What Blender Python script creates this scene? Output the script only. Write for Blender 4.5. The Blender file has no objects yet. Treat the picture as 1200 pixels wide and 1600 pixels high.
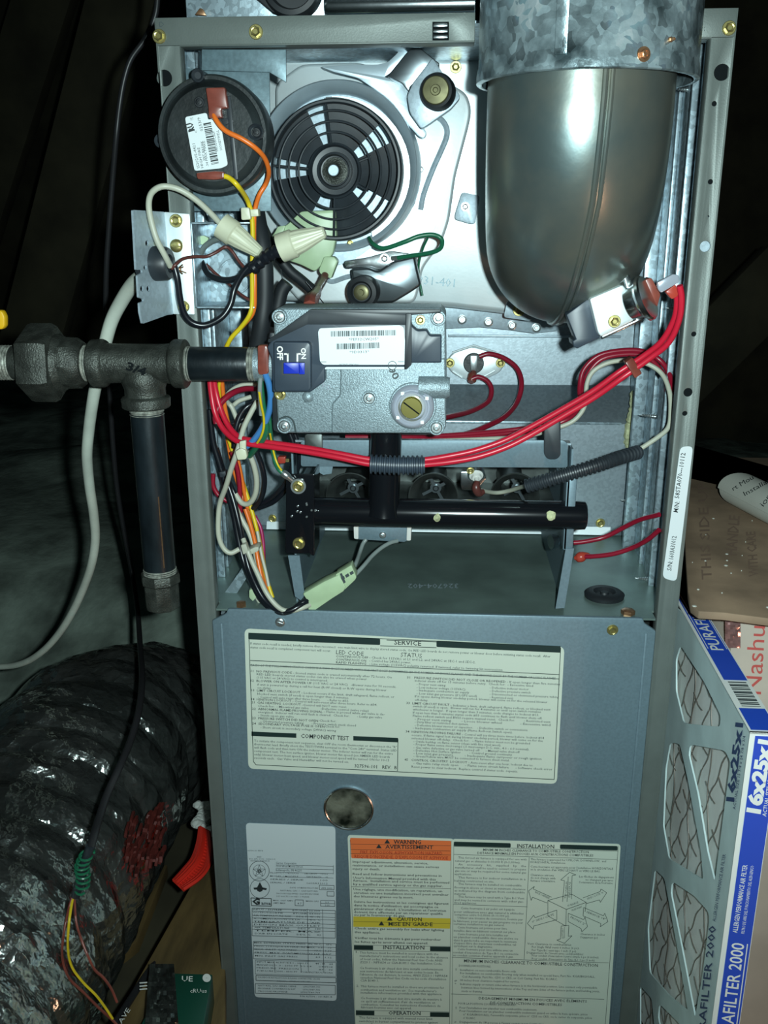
import bpy, bmesh, math, random
from mathutils import Vector, Matrix, Euler, noise, geometry
random.seed(7)
scene = bpy.context.scene
COL = scene.collection
PI = math.pi

# ------------------------------------------------------------------ camera
FPX = 1450.0
CAMP = Vector((0.18568, -0.64036, -0.11962))
CAMR = Euler((1.26262, 0.00353, 0.06422), 'XYZ')
cd = bpy.data.cameras.new('camera'); cam = bpy.data.objects.new('camera', cd); COL.objects.link(cam)
cam.location = CAMP; cam.rotation_euler = CAMR
cd.sensor_fit = 'HORIZONTAL'; cd.sensor_width = 36.0; cd.lens = FPX / 1200 * 36.0
cd.clip_start = 0.01; cd.clip_end = 50
scene.camera = cam
# ------------------------------------------------------------------ light and exposure
vs = scene.view_settings
scene.display_settings.display_device = 'sRGB'
vs.view_transform = 'Standard'; vs.look = 'None'; vs.gamma = 1.0; vs.use_curve_mapping = False
vs.exposure = 0.0
wd = bpy.data.worlds.new('attic_gloom'); scene.world = wd; wd.use_nodes = True
wd.node_tree.nodes['Background'].inputs[0].default_value = (0.35, 0.8, 0.85, 1)
wd.node_tree.nodes['Background'].inputs[1].default_value = 0.012
fl = bpy.data.lights.new('phone_flash', 'SPOT'); flo = bpy.data.objects.new('phone_flash', fl); COL.objects.link(flo)
flo.location = CAMP + Vector((0.028, -0.004, 0.012))
fl.energy = 22.0; fl.color = (0.80, 1.0, 1.0); fl.shadow_soft_size = 0.006
fl.spot_size = math.radians(128); fl.spot_blend = 1.0
_d = Vector((0.22, 0.19, -0.22)) - flo.location
flo.rotation_euler = _d.to_track_quat('-Z', 'Y').to_euler()
wl = bpy.data.lights.new('work_bulb', 'POINT'); wlo = bpy.data.objects.new('work_bulb', wl); COL.objects.link(wlo)
wlo.location = (0.75, -0.82, -0.85); wl.energy = 2.2; wl.color = (1.0, 0.52, 0.34); wl.shadow_soft_size = 0.03

# ------------------------------------------------------------------ pixel -> point helpers
RM = CAMR.to_matrix()
def ray(px, py): return RM @ Vector(((px - 600) / FPX, (800 - py) / FPX, -1.0))
def at(px, py, Y):
    d = ray(px, py); return CAMP + d * ((Y - CAMP.y) / d.y)
def atz(px, py, Z):
    d = ray(px, py); return CAMP + d * ((Z - CAMP.z) / d.z)
def atx(px, py, X):
    d = ray(px, py); return CAMP + d * ((X - CAMP.x) / d.x)
def mpp(px, py, Y): return (at(px + 1, py, Y) - at(px, py, Y)).length
def plane_at(p0, n):
    def f(px, py):
        d = ray(px, py); return CAMP + d * ((p0 - CAMP).dot(n) / d.dot(n))
    return f
def inside(px, py, Y):
    p = at(px, py, Y)
    if Y > 0.016:
        if p.x > 0.3535: p = atx(px, py, 0.3535)
        if p.x < 0.0065: p = atx(px, py, 0.0065)
    return p

# ------------------------------------------------------------------ materials
def mat(name, col, metal=0.0, rough=0.5, var=0.0, vscale=40, bump=0.0, bscale=200, col2=None, kind='noise', spec=0.5, alpha=1.0, trans=0.0, stretch=None, coat=0.0):
    m = bpy.data.materials.new(name); m.use_nodes = True
    nt = m.node_tree; N = nt.nodes; L = nt.links; b = N['Principled BSDF']
    b.inputs['Base Color'].default_value = (*col, 1); b.inputs['Metallic'].default_value = metal
    b.inputs['Roughness'].default_value = rough; b.inputs['Specular IOR Level'].default_value = spec
    if coat: b.inputs['Coat Weight'].default_value = coat; b.inputs['Coat Roughness'].default_value = 0.12
    if trans: b.inputs['Transmission Weight'].default_value = trans
    tc = N.new('ShaderNodeTexCoord'); out = tc.outputs['Object']
    if stretch:
        mp = N.new('ShaderNodeMapping'); mp.inputs['Scale'].default_value = stretch
        L.new(out, mp.inputs['Vector']); out = mp.outputs['Vector']
    if var > 0:
        if kind == 'voronoi':
            t = N.new('ShaderNodeTexVoronoi'); t.inputs['Scale'].default_value = vscale; src = t.outputs['Color']
            bw = N.new('ShaderNodeRGBToBW'); L.new(src, bw.inputs[0]); src = bw.outputs[0]
        else:
            t = N.new('ShaderNodeTexNoise'); t.inputs['Scale'].default_value = vscale; t.inputs['Detail'].default_value = 6
            src = t.outputs['Fac']
        L.new(out, t.inputs['Vector'])
        r = N.new('ShaderNodeValToRGB')
        c2 = col2 if col2 else tuple(min(1, c * (1 + var)) for c in col)
        c1 = col if col2 else tuple(c * (1 - var) for c in col)
        r.color_ramp.elements[0].position = 0.35; r.color_ramp.elements[1].position = 0.65
        r.color_ramp.elements[0].color = (*c1, 1); r.color_ramp.elements[1].color = (*c2, 1)
        L.new(src, r.inputs[0]); L.new(r.outputs[0], b.inputs['Base Color'])
    if bump > 0:
        n2 = N.new('ShaderNodeTexNoise'); n2.inputs['Scale'].default_value = bscale; n2.inputs['Detail'].default_value = 4
        L.new(out, n2.inputs['Vector'])
        bp = N.new('ShaderNodeBump'); bp.inputs['Strength'].default_value = bump; bp.inputs['Distance'].default_value = 0.002
        L.new(n2.outputs['Fac'], bp.inputs['Height']); L.new(bp.outputs[0], b.inputs['Normal'])
    return m
M = {}
M['paint'] = mat('cabinet_paint', (0.148, 0.172, 0.160), 0.25, 0.45, 0.06, 60, 0.05, 900)
M['galv'] = mat('galvanised_steel', (0.40, 0.49, 0.55), 0.35, 0.42, 0.07, 420, 0.03, 500, kind='voronoi')
M['galvd'] = mat('galvanised_wall', (0.36, 0.45, 0.50), 0.6, 0.38, 0.22, 330, 0.05, 300, kind='voronoi')
M['bright'] = mat('bright_zinc_plate', (0.80, 0.88, 0.90), 0.55, 0.44, 0.03, 50, 0.02, 400)
M['dullgalv'] = mat('dull_galvanised', (0.15, 0.22, 0.25), 0.35, 0.42, 0.15, 300, 0.03, 500)
M['vest'] = mat('vestibule_galvanised', (0.33, 0.39, 0.43), 0.78, 0.42, 0.07, 420, 0.03, 500, kind='voronoi')
M['plainzinc'] = mat('plain_zinc_plate', (0.50, 0.60, 0.66), 0.4, 0.36, 0.05, 60, 0.02, 400)
M['panel'] = mat('blue_grey_panel', (0.165, 0.235, 0.275), 0.35, 0.5, 0.07, 500, 0.02, 700)
M['floorp'] = mat('shelf_steel', (0.19, 0.26, 0.235), 0.45, 0.36, 0.2, 22, 0.03, 300)
M['chrome'] = mat('plated_steel', (0.65, 0.70, 0.72), 1.0, 0.22, 0.08, 80, 0.03, 200)
M['darksteel'] = mat('dark_pressed_steel', (0.17, 0.20, 0.215), 0.9, 0.3, 0.1, 60)
M['elbow'] = mat('oiled_steel_elbow', (0.20, 0.26, 0.26), 0.8, 0.29, 0.45, 19, 0.10, 50, col2=(0.36, 0.36, 0.30))
M['spangle'] = mat('spangled_galvanised_pipe', (0.07, 0.10, 0.11), 0.6, 0.32, 0.7, 40, 0.35, 110, col2=(0.50, 0.62, 0.66))
_n = M['spangle'].node_tree; _N = _n.nodes; _v = _N.new('ShaderNodeTexVoronoi'); _v.inputs['Scale'].default_value = 190
_nz = _N.new('ShaderNodeTexNoise'); _nz.inputs['Scale'].default_value = 60; _mx = _N.new('ShaderNodeVectorMath'); _mx.operation = 'MULTIPLY_ADD'; _mx.inputs[1].default_value = (.02, .02, .02)
_n.links.new(_N['Texture Coordinate'].outputs['Object'], _nz.inputs['Vector']); _n.links.new(_nz.outputs['Color'], _mx.inputs[0]); _n.links.new(_N['Texture Coordinate'].outputs['Object'], _mx.inputs[2]); _n.links.new(_mx.outputs[0], _v.inputs['Vector'])
_r2 = _N.new('ShaderNodeMixRGB'); _r2.blend_type = 'OVERLAY'; _r2.inputs[0].default_value = .55
_bw = _N.new('ShaderNodeRGBToBW'); _n.links.new(_v.outputs['Color'], _bw.inputs[0])
_src = _N['Principled BSDF'].inputs['Base Color'].links[0].from_socket; _n.links.new(_src, _r2.inputs[1]); _n.links.new(_bw.outputs[0], _r2.inputs[2]); _n.links.new(_r2.outputs[0], _N['Principled BSDF'].inputs['Base Color'])
M['brass'] = mat('yellow_zinc', (0.48, 0.42, 0.17), 0.85, 0.32, 0.2, 300)
M['olive'] = mat('olive_brass_washer', (0.15, 0.14, 0.07), 0.6, 0.4, 0.2, 150)
M['copperscrew'] = mat('coppery_screw', (0.40, 0.22, 0.12), 0.8, 0.35, 0.2, 300)
M['steel'] = mat('screw_steel', (0.6, 0.65, 0.66), 0.9, 0.3)
M['castiron'] = mat('malleable_iron', (0.055, 0.06, 0.052), 0.5, 0.42, 0.35, 120, 0.35, 900)
M['blackpipe'] = mat('black_steel_pipe', (0.012, 0.018, 0.022), 0.3, 0.34, 0.4, 60, 0.06, 400, stretch=(1, 1, .4))
M['thread'] = mat('taped_threads', (0.30, 0.31, 0.27), 0.4, 0.5, 0.4, 300, 0.2, 500)
M['blackgloss'] = mat('gloss_black_enamel', (0.006, 0.007, 0.009), 0.0, 0.16, 0, spec=0.6)
M['plastic'] = mat('black_plastic', (0.022, 0.028, 0.034), 0.0, 0.42, 0.25, 60)
M['plasticblue'] = mat('blue_black_plastic', (0.035, 0.05, 0.07), 0.0, 0.4, 0.1, 60)
M['rubber'] = mat('black_rubber', (0.012, 0.015, 0.018), 0.0, 0.55, 0.2, 60)
M['bakelite'] = mat('black_bakelite', (0.02, 0.025, 0.026), 0.0, 0.35, 0.5, 25, 0.1, 300)
M['cast'] = mat('diecast_aluminium', (0.26, 0.33, 0.36), 0.45, 0.45, 0.22, 900, 0.25, 1200)
M['label'] = mat('white_label', (0.72, 0.78, 0.80), 0, 0.35)
M['cream'] = mat('cream_label', (0.60, 0.66, 0.56), 0, 0.5)
M['greylabel'] = mat('grey_foil_label', (0.60, 0.68, 0.70), 0.1, 0.45)
M['ink'] = mat('black_ink', (0.02, 0.028, 0.03), 0, 0.6)
M['inkgrey'] = mat('worn_grey_ink', (0.045, 0.062, 0.066), 0, 0.6)
M['greenblack'] = mat('black_header_ink', (0.012, 0.03, 0.028), 0, 0.5)
M['orangeink'] = mat('orange_header_ink', (0.75, 0.17, 0.05), 0, 0.5)
M['yellowink'] = mat('yellow_header_ink', (0.62, 0.50, 0.05), 0, 0.5)
M['redink'] = mat('dark_red_ink', (0.35, 0.03, 0.02), 0, 0.5)
M['blueplastic'] = mat('blue_switch_plastic', (0.01, 0.03, 0.42), 0, 0.35)
M['white'] = mat('white_paint_mark', (0.8, 0.8, 0.75), 0, 0.5)
M['clear'] = mat('clear_grey_plastic', (0.42, 0.45, 0.52), 0.25, 0.15, coat=0.6)
M['red'] = mat('red_wire', (0.55, 0.012, 0.035), 0, 0.35)
M['dred'] = mat('dark_red_wire', (0.26, 0.008, 0.025), 0, 0.32)
M['orange'] = mat('orange_wire', (0.75, 0.16, 0.02), 0, 0.35)
M['yellow'] = mat('yellow_wire', (0.68, 0.50, 0.015), 0, 0.35)
M['wwire'] = mat('off_white_wire', (0.46, 0.47, 0.38), 0, 0.42)
M['gwire'] = mat('grey_wire', (0.22, 0.26, 0.25), 0, 0.4)
M['blue'] = mat('blue_wire', (0.06, 0.22, 0.52), 0, 0.3)
M['green'] = mat('green_wire', (0.015, 0.14, 0.07), 0, 0.35)
M['brown'] = mat('brown_wire', (0.10, 0.03, 0.025), 0, 0.35)
M['magenta'] = mat('magenta_wire', (0.35, 0.02, 0.10), 0, 0.35)
M['bwire'] = mat('black_wire', (0.008, 0.01, 0.014), 0, 0.28)
M['lug'] = mat('brown_lug_sleeve', (0.20, 0.05, 0.035), 0, 0.3, 0.2, 100)
M['redlug'] = mat('red_lug_sleeve', (0.42, 0.05, 0.03), 0, 0.3)
M['nylon'] = mat('cream_nylon', (0.56, 0.57, 0.42), 0, 0.42, 0.05, 80)
M['palegreen'] = mat('pale_green_nylon', (0.42, 0.55, 0.34), 0, 0.4, 0.08, 60)
M['romex'] = mat('white_cable_jacket', (0.56, 0.60, 0.52), 0, 0.45, 0.1, 40)
M['greencord'] = mat('dark_grey_cord', (0.02, 0.02, 0.022), 0, 0.4)
M['card'] = mat('brown_cardboard', (0.27, 0.185, 0.12), 0, 0.8, 0.25, 20, 0.1, 80)
M['cardpale'] = mat('pale_printed_carton', (0.50, 0.44, 0.37), 0, 0.6, 0.12, 14)
M['filtercard'] = mat('grey_filter_card', (0.62, 0.76, 0.76), 0, 0.7, 0.08, 30)
M['filterblue'] = mat('blue_print', (0.015, 0.07, 0.50), 0, 0.5)
M['filterwhite'] = mat('filter_white_card', (0.78, 0.80, 0.76), 0, 0.6)
M['media'] = mat('filter_media', (0.86, 0.86, 0.82), 0, 0.9, 0.04, 30)
M['meshwire'] = mat('rusty_mesh_wire', (0.20, 0.17, 0.145), 0.3, 0.5)
M['foil'] = mat('foil_film', (0.40, 0.44, 0.42), 0.95, 0.2, 0.5, 9, 0, col2=(0.75, 0.78, 0.75))
_n = M['foil'].node_tree; _v = _n.nodes.new('ShaderNodeTexVoronoi'); _v.inputs['Scale'].default_value = 42; _mp = _n.nodes.new('ShaderNodeMapping'); _mp.inputs['Scale'].default_value = (1.0, 0.45, 1.0); _mp.inputs['Rotation'].default_value = (0, 0, .9)
_b = _n.nodes.new('ShaderNodeBump'); _b.inputs['Strength'].default_value = 0.9; _b.inputs['Distance'].default_value = 0.006
_n.links.new(_n.nodes['Texture Coordinate'].outputs['Object'], _mp.inputs['Vector']); _q = _n.nodes.new('ShaderNodeTexNoise'); _q.inputs['Scale'].default_value = 14; _q.inputs['Detail'].default_value = 5; _a = _n.nodes.new('ShaderNodeVectorMath'); _a.operation = 'MULTIPLY_ADD'; _a.inputs[1].default_value = (.09, .09, .09); _n.links.new(_n.nodes['Texture Coordinate'].outputs['Object'], _q.inputs['Vector']); _n.links.new(_q.outputs['Color'], _a.inputs[0]); _n.links.new(_mp.outputs['Vector'], _a.inputs[2]); _n.links.new(_a.outputs[0], _v.inputs['Vector']); _n.links.new(_v.outputs['Distance'], _b.inputs['Height']); _n.links.new(_b.outputs[0], _n.nodes['Principled BSDF'].inputs['Normal'])
M['insul'] = mat('grey_insulation', (0.26, 0.32, 0.27), 0, 0.95, 0.5, 11, 1.0, 60)
M['wood'] = mat('rough_timber', (0.20, 0.12, 0.05), 0, 0.75, 0.4, 14, 0.2, 80, stretch=(1, 6, 1))
M['ply'] = mat('yellow_plywood', (0.11, 0.072, 0.025), 0, 0.7, 0.4, 12, 0.15, 80, stretch=(5, 1, 1))
M['darkwood'] = mat('dark_roof_timber', (0.045, 0.04, 0.022), 0, 0.85, 0.4, 8, 0.2, 40)
M['pcbgreen'] = mat('green_box_print', (0.01, 0.07, 0.045), 0, 0.35)
M['film'] = mat('crinkled_clear_film', (0.10, 0.11, 0.10), 0.7, 0.18, 0.5, 40, 0.8, 60)
M['orangemesh'] = mat('red_plastic_netting', (0.75, 0.03, 0.015), 0, 0.5)
M['boxred'] = mat('faded_red_print', (0.30, 0.07, 0.05), 0, 0.8)
M['pinkink'] = mat('red_outline_ink', (0.55, 0.10, 0.09), 0, 0.5)
M['paper'] = mat('white_paper', (0.52, 0.52, 0.46), 0, 0.7, 0.06, 20)
M['yellowgrip'] = mat('yellow_handle_grip', (0.80, 0.46, 0.01), 0, 0.4)
M['burner'] = mat('burner_steel', (0.10, 0.115, 0.11), 0.7, 0.4, 0.3, 60)
M['porcelain'] = mat('white_porcelain', (0.7, 0.7, 0.66), 0, 0.25)
M['sealant'] = mat('crusty_yellow_sealant', (0.50, 0.52, 0.30), 0, 0.8, 0.3, 200, 0.5, 600)
M['holeshade'] = mat('recess_shade_black', (0.008, 0.010, 0.011), 0, 0.9, spec=0.05)  # near-black that stands in for shade inside holes and slots

# ------------------------------------------------------------------ mesh builder
WL = {}
class MB:
    def __init__(s): s.v = []; s.f = []
    def add(s, vs, fs):
        o = len(s.v); s.v += [Vector(v) for v in vs]; s.f += [tuple(i + o for i in f) for f in fs]; return s
    def box(s, x0, x1, y0, y1, z0, z1):
        return s.add([(x, y, z) for x in (x0, x1) for y in (y0, y1) for z in (z0, z1)],
                     [(0, 1, 3, 2), (4, 6, 7, 5), (0, 4, 5, 1), (2, 3, 7, 6), (0, 2, 6, 4), (1, 5, 7, 3)])
    def obox(s, c, u, v, w, a, b, d):      # oriented box, half sizes a b d along u v w
        c = Vector(c)
        return s.add([c + u * (a * i) + v * (b * j) + w * (d * k) for i in (-1, 1) for j in (-1, 1) for k in (-1, 1)],
                     [(0, 1, 3, 2), (4, 6, 7, 5), (0, 4, 5, 1), (2, 3, 7, 6), (0, 2, 6, 4), (1, 5, 7, 3)])
    def loft(s, A, B, caps=True):          # two equal 3D loops
        n = len(A)
        fs = [(i, (i + 1) % n, n + (i + 1) % n, n + i) for i in range(n)]
        if caps: fs += [tuple(range(n))[::-1], tuple(range(n, 2 * n))]
        return s.add(list(A) + list(B), fs)
    def plate(s, pts, Y, t, holes=(), f=None, off=None):
        """sheet with outline given in pixels on plane Y (or mapping f), real thickness t away from the viewer, real holes"""
        g = f or (lambda x, y: at(x, y, Y)); off = off if off is not None else Vector((0, t, 0))
        loops = [[g(*p) for p in pts]] + [[g(*p) for p in h] for h in holes]
        if not holes:
            return s.loft(loops[0], [p + off for p in loops[0]])
        flat = [p for l in loops for p in l]; n = len(flat)
        # tessellate in pixel space (same topology)
        tl = [[Vector((p[0], -p[1], 0)) for p in l] for l in [pts] + list(holes)]
        tris = geometry.tessellate_polygon(tl)
        fs = [tuple(t_) for t_ in tris] + [tuple(i + n for i in t_)[::-1] for t_ in tris]
        o = 0
        for l in loops:
            k = len(l)
            fs += [(o + i, o + (i + 1) % k, n + o + (i + 1) % k, n + o + i) for i in range(k)]; o += k
        return s.add(flat + [p + off for p in flat], fs)
    def flat(s, pts, Y, f=None):
        g = f or (lambda x, y: at(x, y, Y)); return s.add([g(*p) for p in pts], [tuple(range(len(pts)))])
    def line(s, x0, y0, x1, y1, w, Y, f=None):
        d = Vector((x1 - x0, y1 - y0)); d.normalize(); n = Vector((-d.y, d.x)) * w / 2
        return s.flat([(x0 + n.x, y0 + n.y), (x1 + n.x, y1 + n.y), (x1 - n.x, y1 - n.y), (x0 - n.x, y0 - n.y)], Y, f)
    def ring2d(s, cx, cy, r, w, Y, f=None, n=28):
        for i in range(n):
            a, b = 2 * PI * i / n, 2 * PI * (i + 1) / n
            s.flat([(cx + math.cos(a) * r, cy + math.sin(a) * r), (cx + math.cos(b) * r, cy + math.sin(b) * r),
                    (cx + math.cos(b) * (r - w), cy + math.sin(b) * (r - w)), (cx + math.cos(a) * (r - w), cy + math.sin(a) * (r - w))], Y, f)
        return s
    def lathe(s, prof, c, ax, seg=32, e=None, close=False):   # prof: (distance along ax, radius)
        c = Vector(c); ax = Vector(ax).normalized()
        u = ax.orthogonal().normalized() if e is None else e; v = ax.cross(u)
        n = len(prof); vs = []
        for h, r in prof:
            for k in range(seg):
                a = 2 * PI * k / seg; vs.append(c + ax * h + (u * math.cos(a) + v * math.sin(a)) * r)
        fs = []
        for i in range(n - 1 + (1 if close else 0)):
            i2 = (i + 1) % n
            for k in range(seg):
                fs.append((i * seg + k, i * seg + (k + 1) % seg, i2 * seg + (k + 1) % seg, i2 * seg + k))
        if not close:
            fs += [tuple(range(seg))[::-1], tuple(range((n - 1) * seg, n * seg))]
        return s.add(vs, fs)
    def tube(s, pts, r, seg=10, closed=False, rot=0):
        P = [Vector(p) for p in pts]; n = len(P)
        R = r if isinstance(r, (list, tuple)) else [r] * n
        T = []
        for i in range(n):
            a = P[(i - 1) % n] if (closed or i) else P[i]; b = P[(i + 1) % n] if (closed or i < n - 1) else P[i]
            t = (b - a); T.append(t.normalized() if t.length > 1e-9 else Vector((0, 0, 1)))
        u = T[0].orthogonal().normalized(); vs = []
        for i in range(n):
            u = (u - T[i] * u.dot(T[i])).normalized(); w = T[i].cross(u)
            for k in range(seg):
                a = 2 * PI * k / seg + rot; vs.append(P[i] + (u * math.cos(a) + w * math.sin(a)) * R[i])
        fs = []
        for i in range(n if closed else n - 1):
            j = (i + 1) % n
            for k in range(seg): fs.append((i * seg + k, i * seg + (k + 1) % seg, j * seg + (k + 1) % seg, j * seg + k))
        if not closed: fs += [tuple(range(seg))[::-1], tuple(range((n - 1) * seg, n * seg))]
        return s.add(vs, fs)

def smooth(pts, k=6):
    P = [Vector(p) for p in pts]
    if len(P) < 3: return P
    Q = [P[0] * 2 - P[1]] + P + [P[-1] * 2 - P[-2]]; out = []
    for i in range(1, len(Q) - 2):
        for j in range(k):
            t = j / k; a, b, c, d = Q[i - 1:i + 3]
            out.append(0.5 * ((2 * b) + (c - a) * t + (2 * a - 5 * b + 4 * c - d) * t * t + (3 * b - a - 3 * c + d) * t ** 3))
    out.append(P[-1]); return out

def rnd(pts, r, n=4):      # rounded polygon corners (pixel polygon)
    out = []; k = len(pts)
    for i in range(k):
        p0, p, p1 = Vector(pts[i - 1]), Vector(pts[i]), Vector(pts[(i + 1) % k])
        a = (p0 - p); b = (p1 - p); q = min(r, a.length * .45, b.length * .45)
        A = p + a.normalized() * q; B = p + b.normalized() * q
        for j in range(n + 1):
            t = j / n; w = A * (1 - t) ** 2 + p * 2 * t * (1 - t) + B * t * t; out.append((w.x, w.y))
    return out
def circ(cx, cy, r, n=20, ry=None):
    ry = ry or r; return [(cx + math.cos(2 * PI * i / n) * r, cy + math.sin(2 * PI * i / n) * ry) for i in range(n)]

def world_loc(o): return WL.get(o.name, Vector((0, 0, 0)))
def obj(name, mb, material, parent=None, bevel=0, label=None, cat=None, group=None, kind=None, angle=38, weld=True):
    me = bpy.data.meshes.new(name)
    if parent is None:
        lo = Vector([min(v[i] for v in mb.v) for i in range(3)]); hi = Vector([max(v[i] for v in mb.v) for i in range(3)])
        org = Vector(((lo.x + hi.x) / 2, (lo.y + hi.y) / 2, lo.z))
    else: org = world_loc(parent)
    me.from_pydata([tuple(v - org) for v in mb.v], [], mb.f); me.update()
    bm = bmesh.new(); bm.from_mesh(me)
    if weld: bmesh.ops.recalc_face_normals(bm, faces=bm.faces)
    if bevel:
        es = [e for e in bm.edges if len(e.link_faces) == 2 and e.calc_face_angle(0) > 0.6]
        bmesh.ops.bevel(bm, geom=es, offset=bevel, segments=2, profile=.5, affect='EDGES', clamp_overlap=True)
    bm.to_mesh(me); bm.free()
    if len(me.polygons):
        me.polygons.foreach_set('use_smooth', [True] * len(me.polygons)); me.set_sharp_from_angle(angle=math.radians(angle))
    me.materials.append(M[material] if isinstance(material, str) else material)
    o = bpy.data.objects.new(name, me); COL.objects.link(o)
    if parent is None: o.location = org; WL[o.name] = org
    else: o.parent = parent; WL[o.name] = org
    if label: o['label'] = label
    if cat: o['category'] = cat
    if group: o['group'] = group
    if kind: o['kind'] = kind
    return o
def thing(name, label, cat, loc=(0, 0, 0), group=None):
    o = bpy.data.objects.new(name, None); COL.objects.link(o); o.location = loc; o['label'] = label; o['category'] = cat
    o.empty_display_size = 0.02
    if group: o['group'] = group
    WL[o.name] = Vector(loc); return o

# ---- printing: flat lettering laid on a surface
_fc = bpy.data.curves.new('font_tool', 'FONT'); _fo = bpy.data.objects.new('font_tool', _fc); COL.objects.link(_fo)
_cache = {}
def glyphs(t, bold, res):
    key = (t, bold, res)
    if key in _cache: return _cache[key]
    _fc.body = t; _fc.offset = bold; _fc.resolution_u = res; _fc.size = 1
    dg = bpy.context.evaluated_depsgraph_get(); dg.update()
    me = bpy.data.meshes.new_from_object(_fo.evaluated_get(dg))
    vs = [v.co.copy() for v in me.vertices]; fs = [tuple(p.vertices) for p in me.polygons]
    bpy.data.meshes.remove(me); _cache[key] = (vs, fs); return vs, fs
_hv, _ = glyphs('H', 0, 1); CAPH = max(v.y for v in _hv)
def text(mb, t, p0, p1, h, Y=None, f=None, bold=0.0, res=1, shear=0.0):
    vs, fs = glyphs(t, bold, res)
    if not vs: return mb
    x0 = min(v.x for v in vs); x1 = max(v.x for v in vs)
    a = Vector(p0); b = Vector(p1); d = b - a; n = Vector((d.y, -d.x)).normalized()
    g = f or (lambda x, y: at(x, y, Y)); out = []
    for v in vs:
        q = a + d * ((v.x - x0) / (x1 - x0)) + n * (v.y / CAPH * h); out.append(g(q.x, q.y))
    mb.add(out, fs); return mb
def textw(mb, t, p0, h, Y=None, f=None, ang=0.0, asp=1.0, **k):   # natural width
    vs, fs = glyphs(t, k.get('bold', 0), k.get('res', 1))
    w = (max(v.x for v in vs) - min(v.x for v in vs)) / CAPH * h * asp
    return text(mb, t, p0, (p0[0] + w * math.cos(ang), p0[1] + w * math.sin(ang)), h, Y, f, **k)
def bars(mb, p0, p1, h, Y=None, f=None, n=40, seed=1):           # barcode from p0 to p1 (baseline), height h
    rr = random.Random(seed); a = Vector(p0); b = Vector(p1); d = b - a; up = Vector((d.y, -d.x)).normalized() * h
    x = 0; cells = []
    for i in range(n): 
        w = rr.choice((1, 1, 2, 3)); g = rr.choice((1, 1, 2)); cells.append((x, w)); x += w + g
    for s0, w in cells:
        A = a + d * (s0 / x); B = a + d * ((s0 + w) / x)
        mb.flat([tuple(A), tuple(B), tuple(B + up), tuple(A + up)], Y, f)
    return mb

# ---- screws: shared meshes
_scr = {}
def _screw_mesh(kind, material):
    k = (kind, material)
    if k in _scr: return _scr[k]
    mb = MB(); A = Vector((0, -1, 0))
    if kind == 'hex':
        mb.lathe([(-.6, .99), (.12, 1.0), (.18, .93)], (0, 0, 0), A, 20)
        mb.lathe([(.15, .70), (.62, .70), (.72, .60), (.66, .45), (.50, .36), (.50, .02)], (0, 0, 0), A, 6)
    elif kind == 'pan':
        mb.lathe([(-.6, .98), (.2, 1), (.42, .82), (.5, .5)], (0, 0, 0), A, 20)
        mb.box(-.75, .75, -.56, -.44, -.1, .1)
    elif kind == 'torx':
        mb.lathe([(-.6, 1), (.3, 1), (.45, .85), (.45, .74), (.05, .70), (.05, .55), (.62, .55), (.68, .45), (.68, .3), (.35, .22), (.35, .02)], (0, 0, 0), A, 24)
    elif kind == 'rivet':
        mb.lathe([(-.6, .98), (.35, 1), (.4, .8), (.2, .62), (.2, .45), (.5, .35), (.5, .05)], (0, 0, 0), A, 16)
    o = obj('screw', mb, material, None); me = o.data; me.transform(Matrix.Translation(o.location)); bpy.data.objects.remove(o); _scr[k] = me; return me
def screw(parent, px, py, Y, rpx, kind='hex', material='brass', name='screw', label=None):
    me = _screw_mesh(kind, material); p = at(px, py, Y); r = rpx * mpp(px, py, Y)
    o = bpy.data.objects.new(name, me); COL.objects.link(o); o.parent = parent
    o.location = p - world_loc(parent); o.scale = (r, r, r); o.rotation_euler = (0, random.uniform(0, 1), 0)
    if label: o['label'] = label
    return o

EXT = {'house_cable', 'power_cord', 'thermostat_sheath', 'thermostat_wire', 'floor_cable', 'white_wire_out'}
def wire(name, label, pts, rpx, material, parent=None, cat='wire', group=None, seg=10, k=6, raw=False, taper=None):
    P = pts if raw else [at(*p) if name in EXT else inside(*p) for p in pts]
    r = rpx * mpp(pts[0][0], pts[0][1], pts[0][2]) if not raw else rpx
    S_ = smooth(P, k)
    if taper: r = [r * (taper[0] + (taper[1] - taper[0]) * i / (len(S_) - 1)) for i in range(len(S_))]
    mb = MB().tube(S_, r, seg)
    return obj(name, mb, material, parent, label=label, cat=None if parent else cat, group=group, angle=60)

# ================================================================== the attic (setting)
mb = MB(); n = 60; zs = {}
for i in range(n + 1):
    for j in range(n + 1):
        x = -3 + 6.5 * i / n; y = -1.5 + 4.45 * j / n
        z = -0.93 + .24 * min(1, max(0, (y - .45) / .35)) * min(1, max(0, (.05 - x) / .2)) + 0.07 * noise.noise(Vector((x * 2.2, y * 2.2, 0))) + 0.025 * noise.noise(Vector((x * 9, y * 9, 3)))
        mb.v.append(Vector((x, y, z)))
mb.f = [(i * (n + 1) + j, (i + 1) * (n + 1) + j, (i + 1) * (n + 1) + j + 1, i * (n + 1) + j + 1) for i in range(n) for j in range(n)]
obj('floor', MB().box(-3, 3.5, -1.6, 3, -1.12, -1.05), 'darkwood', kind='structure')
obj('blown_insulation', mb, 'insul', label='lumpy grey blown insulation covering the attic floor', cat='insulation', kind='stuff', angle=180)
obj('wall_back', MB().box(-3, 3.5, 3.0, 3.1, -1.05, 2.2), 'darkwood', kind='structure')
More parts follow.
